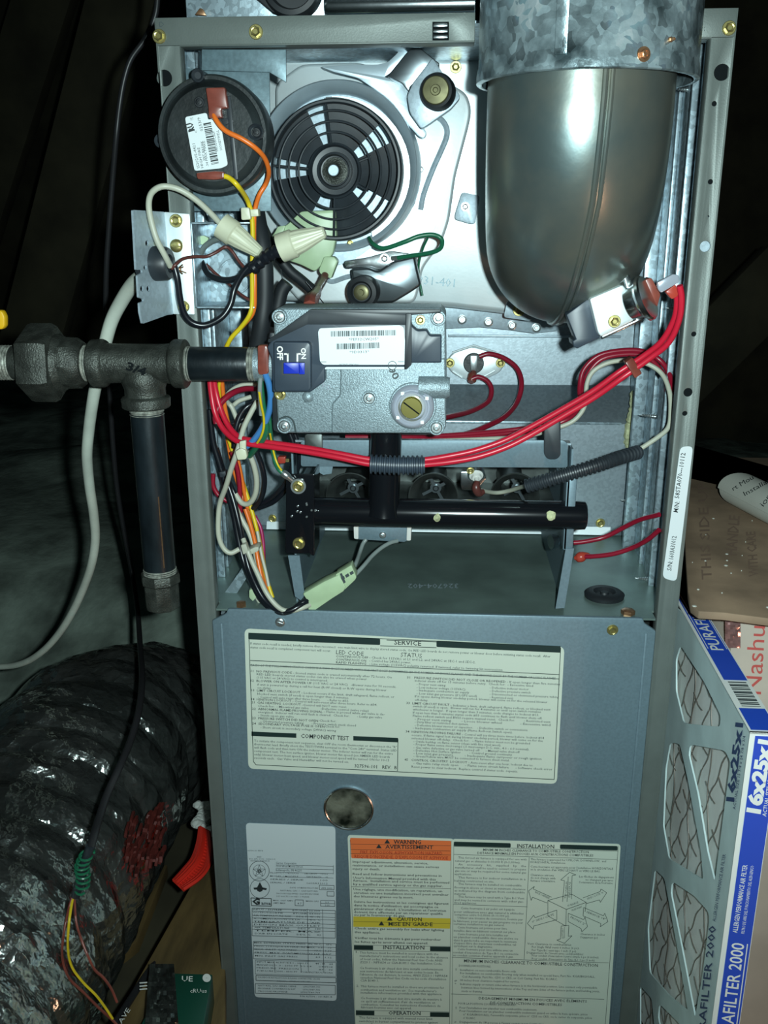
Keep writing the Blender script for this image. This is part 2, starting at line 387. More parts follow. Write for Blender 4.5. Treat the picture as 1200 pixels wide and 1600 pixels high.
# sloping roof deck over the furnace
mb = MB(); mb.loft([Vector((-3, -1.6, 1.9)), Vector((3.5, -1.6, 1.9)), Vector((3.5, 3.0, 1.1)), Vector((-3, 3.0, 1.1))],
                   [Vector((-3, -1.6, 1.93)), Vector((3.5, -1.6, 1.93)), Vector((3.5, 3.0, 1.13)), Vector((-3, 3.0, 1.13))])
obj('ceiling', mb, 'darkwood', kind='structure')
def timber(a, b, w, d, label):
    a = Vector(a); b = Vector(b); u = (b - a).normalized(); s_ = Vector((0, 1, 0)); v = u.cross(s_).normalized()
    mb = MB(); mb.obox((a + b) / 2, u, v, s_, (b - a).length / 2, w / 2, d / 2)
    return obj('roof_brace', mb, 'darkwood', None, 0.003, label=label, cat='timber')
timber(at(215, -80, 1.5), at(45, 560, 1.5), .14, .05, 'dark timber brace slanting down at the upper left, behind the cords')
timber(at(95, -80, 1.9), at(-60, 420, 1.9), .14, .05, 'dark timber brace at the far upper left corner, barely lit')
timber(at(1230, 420, 1.6), at(1010, 640, 1.6), .15, .05, 'dark timber brace rising to the right behind the furnace right side')
# platform under the furnace
obj('platform', MB().box(0.0, .62, -.30, .55, -.90, -.862), 'ply', None, .002, label='plywood platform that the furnace stands on', cat='platform')

# ================================================================== furnace cabinet
D = .52; ZT = 0.0; ZB = -.86; ZF = -.4025
cab = thing('furnace_cabinet', 'tall grey-beige furnace cabinet with its burner compartment open', 'furnace', (W_ := .18, .1, ZB))
LX, RX = 0.0, .36
for nm, x0, x1 in (('side_panel', LX, LX + .0015), ('side_panel', RX - .0015, RX)):
    obj(nm, MB().box(x0, x1, .002, D, ZB, ZT), 'paint', cab)
# corner flanges with real punched holes
def flange(x0, x1, holes, inner):
    mb = MB()
    zt, zb = ZT, ZB; N = 12
    def toxz(px, py):
        p = at(px, py, 0); return p.x, p.z
    loop = [Vector((x0, 0, zt)), Vector((x1, 0, zt)), Vector((x1, 0, zb)), Vector((x0, 0, zb))]
    hl = []
    for (px, py, r) in holes:
        cx, cz = toxz(px, py); rr = r * mpp(px, py, 0)
        hl.append([Vector((cx + math.cos(2 * PI * i / 20) * rr, 0, cz + math.sin(2 * PI * i / 20) * rr)) for i in range(20)])
    loops = [loop] + hl
    tris = geometry.tessellate_polygon([[Vector((p.x, p.z, 0)) for p in l] for l in loops])
    flat = [p for l in loops for p in l]; n = len(flat); off = Vector((0, .0015, 0))
    fs = [tuple(t) for t in tris] + [tuple(i + n for i in t)[::-1] for t in tris]; o = 0
    for l in loops:
        k = len(l); fs += [(o + i, o + (i + 1) % k, n + o + (i + 1) % k, n + o + i) for i in range(k)]; o += k
    mb.add(flat + [p + off for p in flat], fs)
    return mb
obj('front_flange', flange(LX, .0150, [(257, 122, 12)], 1), 'paint', cab, .0005)
obj('front_flange', flange(RX - .0145, RX, [(1128, 113, 12.5), (1116, 162, 4), (1110, 284, 4), (1102, 385, 8.5), (1084, 522, 4), (1075, 613, 7), (1070, 646, 4), (1107, 338, 1.5)], -1), 'paint', cab, .0005)
obj('flange_lip', MB().box(.0138, .0152, .001, .011, ZB, -.015), 'paint', cab, .0003)
obj('flange_lip', MB().box(RX - .0147, RX - .0133, .001, .011, ZB, -.015), 'paint', cab, .0003)
# rounded outer corners
for x in (LX + .0012, RX - .0012):
    obj('corner_roll', MB().lathe([(0, .0013), (-ZB, .0013)], (x, .0012, ZB), (0, 0, 1), 10), 'paint', cab)
# top rail, interrupted where the vent pipe passes
zr = at(500, 68, 0).z
xl = at(742, 50, 0).x; xr = at(1078, 50, 0).x
def zline(px, py): return at(px, py, -.0006)
slot = [(676, 34), (701, 34), (701, 63), (676, 63)]
L0, R0 = at(243, 30, -.0006), None
mb = MB()
def railpiece(xa, xb, holes=()):
    mb = MB()
    lo = [Vector((xa, -.0008, 0)), Vector((xb, -.0008, 0)), Vector((xb, -.0008, zr)), Vector((xa, -.0008, zr))]
    hl = [[at(px, py, -.0008) for px, py in h] for h in holes]
    loops = [lo] + hl
    tris = geometry.tessellate_polygon([[Vector((p.x, p.z, 0)) for p in l] for l in loops])
    flat = [p for l in loops for p in l]; n = len(flat); off = Vector((0, .0012, 0))
    fs = [tuple(t) for t in tris] + [tuple(i + n for i in t)[::-1] for t in tris]; o = 0
    for l in loops:
        k = len(l); fs += [(o + i, o + (i + 1) % k, n + o + (i + 1) % k, n + o + i) for i in range(k)]; o += k
    mb.add(flat + [p + off for p in flat], fs)
    mb.box(xa, xb, 0, .016, zr - .0005, zr + .0008)
    return mb
obj('top_rail', railpiece(.0008, xl, [slot]), 'paint', cab, .0004)
obj('top_rail', railpiece(xr, RX - .0008), 'paint', cab, .0004)
mb = MB()
for y in (39, 48, 57): mb.plate([(677, y - 3.5), (700, y - 4), (700, y + 3), (677, y + 3.5)], .0008, .003)
obj('spring_clip', mb, 'chrome', cab, .0006)
obj('slot_shade', MB().plate([(672, 30), (706, 30), (706, 66), (672, 66)], .006, .001), 'holeshade', cab)  # dark sheet standing in for the shade behind the rail slot
mb = MB(); textw(mb, 'D', (249, 42), 8, -.0014); textw(mb, '0', (1089, 50), 11, -.0014); textw(mb, ':', (1100, 48), 9, -.0014)
obj('stamped_mark', mb, 'inkgrey', cab, label='small stamped D and 0 marks')
screw(cab, 249, 57, -.001, 10.5); screw(cab, 400, 50, -.001, 11); screw(cab, 1139, 44, -.001, 11)
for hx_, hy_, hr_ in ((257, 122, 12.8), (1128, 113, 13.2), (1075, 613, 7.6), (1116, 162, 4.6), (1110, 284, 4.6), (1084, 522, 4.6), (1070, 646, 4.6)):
    obj('hole_shade', MB().plate(circ(hx_, hy_, hr_, 18), .0016, .001), 'holeshade', cab)
# the dark discs above stand in for cavity shade in the holes; the half covered one shows metal behind
obj('hole_backing', MB().plate([(1090, 372), (1114, 372), (1112, 398), (1088, 398)], .004, .001), 'galv', cab)
# top deck, rear panel
obj('top_deck', MB().box(.002, .215, .0165, D, -.0030, -.0015), 'galvd', cab)
obj('rear_panel', MB().box(.002, .358, D - .002, D, ZB, -.003), 'galvd', cab)
# interior vestibule panel: profile in Y-Z
YU, YL = .222, .188
zu = at(800, 601, YU).z; zl = at(800, 656, YL).z
prof = [(YU, -.004), (YU, zu), (YL + .004, zl + .002), (YL, zl - .003), (YL, ZF + .004), (YL - .004, ZF + .0008)]
mb = MB(); xa, xb = .0035, .3565
vs = []
for (y, z) in prof: vs += [(xa, y, z), (xb, y, z)]
for (y, z) in prof: vs += [(xa, y + .0015, z - .0006), (xb, y + .0015, z - .0006)]
k = len(prof) * 2
fs = [(2 * i, 2 * i + 1, 2 * i + 3, 2 * i + 2) for i in range(len(prof) - 1)] + [(k + 2 * i, k + 2 * i + 2, k + 2 * i + 3, k + 2 * i + 1) for i in range(len(prof) - 1)]
fs += [(0, k, k + 1, 1), (k - 2, k - 1, 2 * k - 1, 2 * k - 2)]
mb.add(vs, fs); vest = obj('vestibule_panel', mb, 'vest', cab, angle=25)
# folded horizontal seam below the collector
obj('panel_seam', MB().box(at(700, 524, YU).x, .345, YU - .0022, YU + .0005, at(800, 527, YU).z, at(800, 523, YU).z), 'galv', cab, .0004)
obj('panel_seam', MB().box(.02, .345, YL - .0015, YL + .0005, at(800, 660, YL).z - .0012, at(800, 660, YL).z + .0012), 'galvd', cab, .0003)
# compartment floor with front lip
obj('compartment_floor', MB().box(.0030, .357, .0125, YL + .002, ZF - .0015, ZF).box(.0160, .3440, -.0015, .0125, ZF - .0015, ZF), 'floorp', cab)
z0_ = ZF + .0005
obj('floor_fold', MB().loft([Vector((.02, YL - .0005, z0_ + .007)), Vector((.342, YL - .0005, z0_ + .007)), Vector((.342, YL - .004, z0_ + .0005)), Vector((.02, YL - .004, z0_ + .0005))], [Vector((.02, YL + .001, z0_ + .007)), Vector((.342, YL + .001, z0_ + .007)), Vector((.342, YL + .001, z0_)), Vector((.02, YL + .001, z0_))]), 'bright', cab)  # fold in brighter zinc, its highlight line put into the colour
# cabinet side liners: folded vertical seams
def vrib(x0, x1, y0, y1, z0, z1, m='galvd', nm='side_seam'): return obj(nm, MB().box(x0, x1, y0, y1, z0, z1), m, cab, .0006)
obj('side_liner', MB().box(RX - .0030, RX - .0018, .012, YU, ZF, -.004), 'galvd', cab)
obj('side_liner', MB().box(LX + .0018, LX + .0030, .012, YU, ZF, -.004), 'galvd', cab)
vrib(RX - .0085, RX - .003, .062, .066, ZF, -.004); vrib(RX - .0060, RX - .003, .078, .092, ZF, -.004)
vrib(RX - .0130, RX - .003, .150, .156, ZF, -.004); vrib(RX - .0060, RX - .003, .112, .116, ZF, -.004)
vrib(LX + .003, LX + .0085, .062, .066, ZF, -.004); vrib(LX + .003, LX + .0060, .085, .100, ZF, -.004)
vrib(LX + .003, LX + .0130, .150, .156, ZF, -.004)
# screw tips poking through the side
for (px, py, Y) in ((1072, 141, .03), (1062, 484, .055), (1018, 651, .12), (988, 784, .13), (1012, 906, .03), (347, 932, .02)):
    X = RX - .003 if px > 600 else LX + .003
    p = atx(px, py, X - (.004 if px > 600 else -.004)); s_ = -1 if px > 600 else 1; pr = []
    for i in range(15): pr.append((i * .00085, .0026 - i * .00012 if i % 2 else .0017 - i * .00008))
    pr.append((.0140, .0001))
    obj('screw_tip', MB().lathe(pr, (X, p.y, p.z), (s_, 0, .1), 10), 'steel', cab)
screw(cab, 938, 817, YL, 7.5); screw(cab, 426, 810, YL, 6.5); 
mb = MB(); mb.lathe([(0, .0052), (.003, .0052), (.0036, .004), (.004, .001)], atz(981, 959, ZF), (0, 0, 1), 6)
obj('screw', mb, 'copperscrew', cab)
mb = MB(); mb.lathe([(0, .004), (.003, .004), (.0036, .003), (.004, .001)], atz(377, 947, ZF), (0, 0, 1), 6)
obj('screw', mb, 'copperscrew', cab)
g = atz(944, 932, ZF)
obj('rubber_grommet', MB().lathe([(0, .0150), (.0025, .0155), (.0042, .0135), (.0045, .0085), (.0025, .0062), (.0025, .0035), (.0040, .0028), (.0040, .0004)], g, (0, 0, 1), 32), 'rubber', cab)
mb = MB(); fz = lambda x, y: atz(x, y, ZF + .0002)
text(mb, '326704-402', (716, 912), (637, 912), 7, f=fz); obj('stamped_number', mb, 'galv', cab, label='stamped upside-down part number')
# sealant dribble on the right back corner
mb = MB(); mb.tube(smooth([at(992, 612, .19), at(990, 640, .178), at(985, 660, .182), at(982, 690, .185), at(988, 700, .186)]), [.0030 + .0016 * abs(math.sin(i * 1.3)) for i in range(25)], 8)
obj('sealant_drip', mb, 'sealant', cab)
# serial sticker on right flange
stp = [(1062, 697), (1066, 686), (1083, 697), (1056, 910), (1040, 905), (1035, 893)]
stp = rnd([(1063, 698), (1083, 697), (1057, 909), (1035, 903)], 8)
st = obj('serial_sticker', MB().plate(stp, -.0008, .0004), 'label', cab, label='white sticker printed M/N and S/N numbers')
mb = MB()
text(mb, 'M/N:', (1059, 801), (1062, 784), 7, -.0011, bold=.01); text(mb, '58STA070---10112', (1061, 779), (1071, 708), 7, -.0011, bold=.01)
text(mb, 'S/N:', (1049, 892), (1051, 877), 7, -.0011, bold=.01); text(mb, '1603A31012', (1052, 874), (1057, 838), 7, -.0011, bold=.01)
obj('lettering', mb, 'ink', st)
# inner brackets beside the burner rack (left pale, corner gusset)
mb = MB(); mb.plate([(345, 960), (352, 925), (392, 868), (398, 868), (400, 880), (365, 935), (360, 960)], .03, .001)
obj('corner_gusset', mb, 'galvd', cab)

# ================================================================== lower access panel with labels
low = thing('lower_access_panel', 'blue-grey steel lower panel carrying the printed service and safety labels', 'panel', (.18, -.004, ZB))
YP = -.0045
mb = MB(); zt = at(600, 957, YP).z
xL, xR = at(333, 1000, YP).x, at(1024, 1000, YP).x
cL, cR = at(356, 958, YP).x, at(1004, 974, YP).x
outl = [Vector((cL, YP, zt)), Vector((cR, YP, zt)), Vector((cR + .0015, YP, zt - .004)), Vector((xR, YP, zt - .010)), Vector((xR, YP, ZB + .01)), Vector((xL, YP, ZB + .01)), Vector((xL, YP, zt - .010)), Vector((cL - .0015, YP, zt - .004))]
mb.loft(outl, [p + Vector((0, .0036, 0)) for p in outl])
obj('panel_sheet', mb, 'panel', low, .0012)
obj('folded_rib', MB().box(xL + .006, xL + .008, YP - .0006, YP + .001, ZB + .01, zt - .012), 'panel', low, .0005)
obj('folded_rib', MB().box(xR - .008, xR - .006, YP - .0006, YP + .001, ZB + .01, zt - .012), 'panel', low, .0005)
screw(low, 438, 972, YP, 8, 'pan', 'steel', label='silver slotted screw'); screw(low, 957, 984, YP, 9)
# round sight glass
c = at(545, 1262, YP); r = 39 * mpp(545, 1262, YP)
sg = obj('sight_glass', MB().lathe([(0, r), (.0018, r), (.0022, r * .95), (.0018, r * .91), (.0004, r * .90), (.0004, r * .02)], c, (0, -1, 0), 40), 'chrome', low)
mb = MB(); N_ = 14
for i in range(N_ + 1):
    for j in range(24):
        a = 2 * PI * j / 24; q = r * .9 * i / N_; p = c + Vector((math.cos(a) * q, 0, math.sin(a) * q))
        p.y -= .0006 + .0012 * max(0, noise.noise(p * 160 + Vector((5, 3, 1)))) ; mb.v.append(p)
mb.f = [(i * 24 + j, i * 24 + (j + 1) % 24, (i + 1) * 24 + (j + 1) % 24, (i + 1) * 24 + j) for i in range(N_) for j in range(24)]
obj('sooty_pane', mb, mat('sooty_glass', (0.015, .02, .015), .5, .15, .8, 60, .9, 130, col2=(.30, .31, .24)), sg)

YA, YB_, YI = YP - .0004, YP - .0006, YP - .0008
ff = lambda Y: (lambda x, y: at(x, y, Y))
# --- service label
sv = obj('service_label', MB().plate(rnd([(382, 982), (882, 1011), (870, 1225), (388, 1201)], 9), YA, .0004), 'cream', low, label='cream label headed SERVICE and COMPONENT TEST')
bk = MB(); tx = MB(); tb = MB()
def skew(x, y): return (x, y)
bk.flat(rnd([(388, 989), (594, 998), (594, 1008), (388, 999)], 2), YB_); bk.flat(rnd([(682, 1001), (876, 1010), (876, 1020), (682, 1011)], 2), YB_)
bk.flat([(393, 1143), (463, 1146), (463, 1153), (393, 1150)], YB_); bk.flat([(552, 1150), (622, 1153), (622, 1160), (552, 1157)], YB_)
def ln(a, b, w=1.0, m=None, Y=YB_): (m or bk).line(a[0], a[1], b[0], b[1], w, Y)
ln((388, 989), (876, 1010)); ln((389, 998), (396, 1190)); ln((876, 1012), (866, 1218)); ln((396, 1190), (400, 1195)); ln((400, 1195), (866, 1218))
ln((391, 1032), (874, 1054)); ln((391, 1039), (874, 1061)); ln((622, 1155), (621, 1205)); ln((604, 1000), (682, 1003)); ln((594, 1009), (682, 1012))
text(tb, 'SERVICE', (616, 1007), (658, 1009), 7, YI, bold=.012)
text(tb, 'COMPONENT TEST', (470, 1153), (545, 1157), 6.5, YI, bold=.012)
text(tb, 'LED CODE', (525, 1022), (568, 1025), 6.5, YI); text(tb, 'STATUS', (626, 1026), (659, 1028), 6.5, YI)
def L(mbx, s, x0, y0, x1, sl=.045, h=4.2, bold=0.0):
    bold += .003; h = h * .84 if h < 4.5 else h
    text(mbx, s, (x0, y0), (x1, y0 + (x1 - x0) * sl), h, YI, bold=bold)
L(tx, 'If status code recall is needed, briefly remove then reconnect  one main limit wire to display stored status code. On RED LED boards do not remove power or blower door before initiating status code recall.  After', 391, 1007, 860, .0435)
L(tx, 'status code recall is completed component test will occur.', 391, 1013, 517)
L(tb, 'CONTINUOUS OFF', 525, 1027, 575, h=4, bold=.005); L(tx, '- Check for 115VAC at L1 and L2, and 24VAC at SEC-1 and SEC-2.', 577, 1029, 743)
L(tb, 'CONTINUOUS ON', 525, 1032, 572, h=4, bold=.005); L(tx, '- Control has 24VAC power.', 577, 1034, 642)
L(tb, 'RAPID FLASHING', 525, 1036.5, 572, h=4, bold=.005); L(tx, '- Line voltage (115VAC) polarity reversed. If twinned, refer to twinning kit instructions.', 577, 1039, 786)
L(tx, 'EACH OF THE FOLLOWING STATUS CODES IS A TWO DIGIT NUMBER WITH THE FIRST DIGIT DETERMINED BY THE NUMBER OF SHORT FLASHES AND THE SECOND DIGIT BY THE NUMBER OF LONG FLASHES.', 392, 1041, 869, .0435, h=4)
lines = [(392, 1050, 'B', '11  NO PREVIOUS CODE', 456), (458, 1053, 'T', '- Stored status code is erased automatically after 72 hours. On', 612),
 (401, 1055, 'T', 'RED LED boards stored status codes can also be erased when power', 573), (401, 1060, 'T', '(115 VAC or 24 VAC) to control is interrupted.', 512),
 (392, 1065, 'B', '12  BLOWER ON AFTER POWER UP', 487), (489, 1069, 'T', '(115 VAC or 24 VAC)   -Blower runs for 90 seconds,', 619),
 (402, 1071, 'T', 'if unit is powered up during a call for heat (R-W closed) or R-W opens during blower', 604), (402, 1076, 'T', 'on-delay.', 424),
 (393, 1080, 'B', '13  LIMIT CIRCUIT LOCKOUT', 469), (471, 1084, 'T', '- Lockout occurs if the limit, draft safeguard, flame rollout, or', 616),
 (402, 1085.5, 'T', 'blocked vent switch (if used) is open longer than 3 minutes.', 545), (403, 1090.5, 'T', '- Control will auto reset after three hours.       - Refer to #33.', 545),
 (393, 1094, 'B', '14  IGNITION LOCKOUT', 455), (457, 1097, 'T', '- Control will auto-reset after three hours. Refer to #34.', 589),
 (393, 1099, 'B', '21  GAS HEATING  LOCKOUT', 470), (472, 1103, 'T', '-Control will NOT auto reset.', 542), (403, 1104.5, 'T', 'Check for:  - Mis-wired gas valve           -Defective control (valve relay)', 576),
 (394, 1109, 'B', '22  ABNORMAL FLAME-PROVING SIGNAL', 504), (506, 1113.5, 'T', '- Flame is proved while gas valve is de-', 601),
 (403, 1114, 'T', 'energized.  Inducer will run until fault is cleared.  Check for:       - Leaky gas valve', 597), (403, 1119, 'T', '- Stuck-open gas valve', 459),
 (394, 1123.5, 'B', '23  PRESSURE SWITCH DID NOT OPEN', 497), (499, 1127.5, 'T', 'Check for:', 525), (407, 1128.5, 'T', '- Obstructed pressure tubing.       - Pressure switch stuck closed', 556),
 (394, 1132, 'B', '24  SECONDARY VOLTAGE FUSE IS OPEN', 507), (508, 1136.5, 'T', 'Check for:', 531), (407, 1138, 'T', '- Short circuit in secondary voltage (24VAC) wiring', 525)]
for x0, y0, k_, s_, x1 in lines: L(tb if k_ == 'B' else tx, s_, x0, y0, x1, h=4.0, bold=.006 if k_ == 'B' else 0)
for i, (s_, x1) in enumerate([('To initiate the component test sequence, shut OFF the room thermostat or disconnect the "R"', 620), ('thermostat lead. Briefly short the TEST/TWIN terminal to the "Com 24V" terminal. Status LED', 620), ('will flash code and then turn ON the inducer motor. The inducer motor will run for the entire', 614), ('component test. The hot surface ignitor, blower motor fan speed (on AMBER LED boards', 609), ('only) blower motor-heat speed, and blower motor-cool speed will be turned ON for 10-15', 608), ('seconds each.  Gas Valve and Humidifier will not be turned on.', 545)]):
    L(tx, s_, 397, 1159 + i * 5.3, x1, h=4)
L(tb, '327596-101   REV.  B', 554, 1199, 620, h=5, bold=.006)
lines = [(636, 1060, 'B', '31   PRESSURE SWITCH DID NOT CLOSE OR REOPENED', 790), (792, 1067, 'T', '- If open longer than five minutes', 875),
 (648, 1065, 'T', 'inducer shuts off for 15 minutes before retry.  Check for:  - Excessive wind', 833), (651, 1070.5, 'T', '- Proper vent sizing', 696), (765, 1076, 'T', '- Defective inducer motor', 826),
 (651, 1075.5, 'T', '- Low inducer voltage (115VAC)', 727), (765, 1081, 'T', '- Defective pressure switch', 829), (651, 1080, 'T', '- Inadequate combustion air supply', 733), (765, 1086, 'T', '- Disconnected or obstructed pressure tubing', 873),
 (651, 1085, 'T', '- Low inlet gas pressure (if LGPS used)', 745), (765, 1091, 'T', '- Restricted vent', 802), (648, 1089.5, 'T', 'If it opens during blower on-delay period, blower will come on for the selected blower', 855), (648, 1095, 'T', 'off-delay.', 669),
 (635, 1100, 'B', '33  LIMIT CIRCUIT FAULT', 702), (704, 1103.5, 'T', '- Indicates a limit, draft safeguard, flame rollout, or blocked vent', 860), (645, 1105, 'T', 'switch (if used) is open.  Blower will run for 4 minutes or until open switch remakes', 845), (645, 1110, 'T', 'whichever is longer.  If open longer than 3 minutes, code changes to lockout #13.', 842),
 (645, 1115, 'T', 'If open less than 3 minutes status code #33 continues to flash until blower shuts off.', 847), (645, 1120, 'T', 'Flame rollout switch and BVSS require manual reset.  Check for:        - Restricted vent', 860), (648, 1125, 'T', '- Proper vent sizing        - Loose blower wheel              - Excessive wind', 860),
 (648, 1129.5, 'T', '- Dirty filter or restricted duct system.', 732), (648, 1134.5, 'T', '- Defective blower motor or capacitor.    - Defective switch or connections.', 825), (645, 1139, 'T', '- Inadequate combustion air supply (Flame Roll-out Switch open).', 801),
 (634, 1144.5, 'B', '34  IGNITION PROVING FAILURE', 720), (722, 1149, 'T', '- Control will try three more times before  lockout #14', 850), (643, 1150, 'T', 'occurs. If flame signal lost during blower on-delay period, blower will come on for the', 848), (643, 1155, 'T', 'selected blower off-delay.  Check for:   - Flame sensor must not be grounded', 828),
 (646, 1160, 'T', '- Oxide buildup on flame sensor (clean with fine steel wool).', 783), (646, 1164.5, 'T', '- Proper flame sense microamps (.5 microamps D.C. min., 4.0 - 6.0 nominal).', 827), (646, 1169.5, 'T', '- Gas valve defective or gas valve turned off      - Manual valve shut-off', 812), (646, 1174, 'T', '- Defective Hot Surface Ignitor        - Control ground continuity', 800), (646, 1178.5, 'T', '- Low inlet gas pressure          - Inadequate flame carryover or rough ignition', 846), (646, 1183, 'T', '- Green/Yellow wire MUST be connected to furnace sheet metal.', 796),
 (632, 1188.5, 'B', '45   CONTROL CIRCUITRY  LOCKOUT', 730), (732, 1193, 'T', '- Auto-reset after one hour, lockout due to:', 833), (646, 1194, 'T', '- Gas valve relay stuck open      - Flame sense circuit failure      - Software check error', 863), (643, 1199.5, 'T', 'Reset power to clear lockout.  Replace control if status code  repeats.', 809)]
for x0, y0, k_, s_, x1 in lines: L(tb if k_ == 'B' else tx, s_, x0, y0, x1, h=4.0, bold=.006 if k_ == 'B' else 0)
obj('ruled_lines', bk, 'greenblack', sv); obj('lettering', tx, 'inkgrey', sv); obj('bold_lettering', tb, 'ink', sv)

# --- rating plate
rp = obj('rating_plate', MB().plate(rnd([(384, 1286), (524, 1292), (526, 1564), (398, 1558)], 6), YA, .0004), 'greylabel', low, label='grey rating plate with certification seals and a data table')
bk = MB(); tx = MB()
L(tx, '327596-101 REV.B', 387, 1330, 411, .01, 2.2); L(tx, 'ANSI', 401, 1340, 408, .01, 2.5); L(tx, 'Z21.47b-1996, CAN-2.3', 389, 1343, 430, .01, 2.2); L(tx, 'CENTRAL FURNACE', 391, 1346, 421, .01, 2.2)
L(tx, 'Carrier Corporation', 431, 1350, 463, .02, 4); L(tx, '7310 West Morris Street', 431, 1355, 473, .02, 4); L(tx, 'Indianapolis, IN 46231', 431, 1361, 471, .02, 4)
for y in (1351.5, 1357, 1363, 1370): bk.line(431, y, 521, y + 2, .6, YB_)
bk.line(521, 1352, 521, 1366, .6, YB_)
for i, s_ in enumerate(['PRODUCT / PRODUIT      58STA070    10112', 'MODEL / MODELE        58STA070    G', 'SERIES / SERIE          100', 'SERIAL / SERIE         1603A31012']): L(tx, s_, 422, 1365 + i * 5, 512, .02, 2.8)
bk.ring2d(405, 1361, 16, .8, YB_); bk.ring2d(405, 1361, 10, .5, YB_); bk.ring2d(405, 1361, 2.6, 1.6, YB_)
for a in range(5):
    t = 2 * PI * a / 5 - PI / 2; t2 = 2 * PI * (a + 2) / 5 - PI / 2
    bk.line(405 + 10 * math.cos(t), 1361 + 10 * math.sin(t), 405 + 10 * math.cos(t2), 1361 + 10 * math.sin(t2), .6, YB_)
bk.ring2d(406, 1388, 15.5, .7, YB_, n=32)
bk.flat([(406, 1378), (409, 1384), (411, 1388), (410, 1392), (406, 1394), (402, 1392), (401, 1388), (403, 1384)], YB_)
bk.flat([(396, 1387), (402, 1386.5), (402, 1390), (397, 1390)], YB_); bk.flat([(410, 1386.5), (417, 1388), (416, 1391), (410, 1390)], YB_)
bk.ring2d(405, 1388.5, 3, .9, YI)
for (x0, y0, x1, y1) in ((392, 1403, 424, 1416),):
    for a, b in (((x0, y0), (x1, y0 + 1)), ((x1, y0 + 1), (x1, y1)), ((x1, y1), (x0 + 1, y1 - 1)), ((x0 + 1, y1 - 1), (x0, y0))): bk.line(*a, *b, 1.2, YB_)
text(bk, 'G', (394, 1413), (406, 1413.5), 9, YI, bold=.05); text(bk, 'ama', (408, 1413.5), (423, 1414), 5, YI, bold=.02)
for i, (s_, x0, x1) in enumerate([('DATE OF MANUFACTURE', 453, 497), ('NATURAL GAS  /  GAZ NATUREL', 438, 497), ('FACTORY EQUIPPED / EQUIPE EN USINE', 432, 498), ('115 VOLTS / 60 HZ / 1 PHASE', 432, 483)]): L(tx, s_, x0, 1388 + i * 4.5, x1, .02, 2.5)
L(tx, 'APR 2003', 502, 1389, 519, .02, 3)
def bx4(x0, y0, x1, y1, w=.8, sl=.02):
    d = (x1 - x0) * sl
    for a, b in (((x0, y0), (x1, y0 + d)), ((x1, y0 + d), (x1, y1 + d)), ((x1, y1 + d), (x0, y1)), ((x0, y1), (x0, y0))): bk.line(*a, *b, w, YB_)
bx4(499, 1383, 522, 1390); bx4(511, 1393, 522, 1400); bx4(461, 1406, 474, 1415); bx4(501, 1407, 523, 1416); bk.line(501, 1411.5, 523, 1412, .6, YB_)
L(tx, 'MAX. UNIT AMPS', 427, 1408, 458, .02, 2.6); L(tx, 'AMPS MAX', 427, 1412, 446, .02, 2.6); L(tx, 'MAIN GAS', 478, 1409, 498, .02, 2.6); L(tx, '8.7', 465, 1413, 471, .02, 3.2); L(tx, '2.5', 508, 1411, 514, .02, 2.6); L(tx, '3.30', 508, 1415.5, 515, .02, 2.6)
bx4(394, 1419, 524, 1462, .8, .03); bx4(396, 1471, 525, 1498, .8, .03); bx4(399, 1500, 525, 1522, .6, .03); bx4(400, 1524, 525, 1532, .9, .03); bx4(399, 1537, 524, 1552, .9, .02)
for x, a, b in ((480, 1420, 1520), (504, 1421, 1520), (469, 1504, 1519), (428, 1502, 1520)): bk.line(x, a, x + 2, b, .7, YB_)
for y in (1424, 1430, 1434, 1441, 1447, 1452): bk.line(394, y, 524, y + 3.5, .6, YB_)
for y in (1477, 1483, 1489): bk.line(396, y, 525, y + 3.5, .6, YB_)
for i, s_ in enumerate(['INPUT / ENTREE         BTU/HR  66,000', 'OUTPUT/SORTIE         BTU/HR  53,000', 'AIR TEMPERATURE RISE     DEG. F   40 - 70', 'AUGMENTATION DE LA      DEG. C', 'TEMPERATURE DE L\'AIR', '   DESIGN MAX OUTLET', '   AIR TEMPERATURE       DEG. F    180', '   TEMPER. MAX', '   D\'AIR EN SORTIE       DEG. C     82']): L(tx, s_, 395 + i * .4, 1422 + i * 4.7, 500 + i * .2, .025, 2.7)
for i, s_ in enumerate(['MAX. EXTERNAL STATIC PRESS.  IN. W.C.    kPa', 'PRESS. STATIQUE EXTERIEURE MAX   0.5    .12', 'MAX. INLET GAS PRESS.              13.6   3.39', 'PRESS. MAX. D\'ADMISSION DE GAZ', 'MIN. INLET GAS PRESS.              4.5   1.12']): L(tx, s_, 397 + i * .4, 1474 + i * 5.1, 518, .025, 2.7)
for i, s_ in enumerate(['INPUT MAX ALTITUDE 0 - 2000 FT       44 - 45    #4', 'MANIFOLD  0 - 2000 FT  3.2-3.8      ORIFICE', 'PRESSURE  PRESSION               .87 - .95', 'TUBULURE   2000 - 4500 FT   VOIR INSTRUCTIONS']): L(tx, s_, 401, 1504 + i * 4.6, 520, .03, 2.6)
L(tx, 'FOR INDOOR INSTALLATION IN BUILDING CONSTRUCTED ON SITE', 403, 1528, 500, .03, 2.4); L(tx, 'CATEGORY I  /  APPAREIL DE CATEGORIE I', 432, 1534, 485, .02, 2.4)
for i, s_ in enumerate(['NATURAL GAS SERIES / SERIE        LP327589-701', 'PROPANE CONVERSION KIT         LP327589-702', 'TROUSSE PROPANE              LP327589-703']): L(tx, s_, 403, 1541 + i * 4.4, 500, .025, 2.6)
L(tx, 'P/N 327596 - 101 REV. B', 469, 1558, 519, .02, 3)
obj('ruled_lines', bk, 'ink', rp); obj('lettering', tx, 'ink', rp)

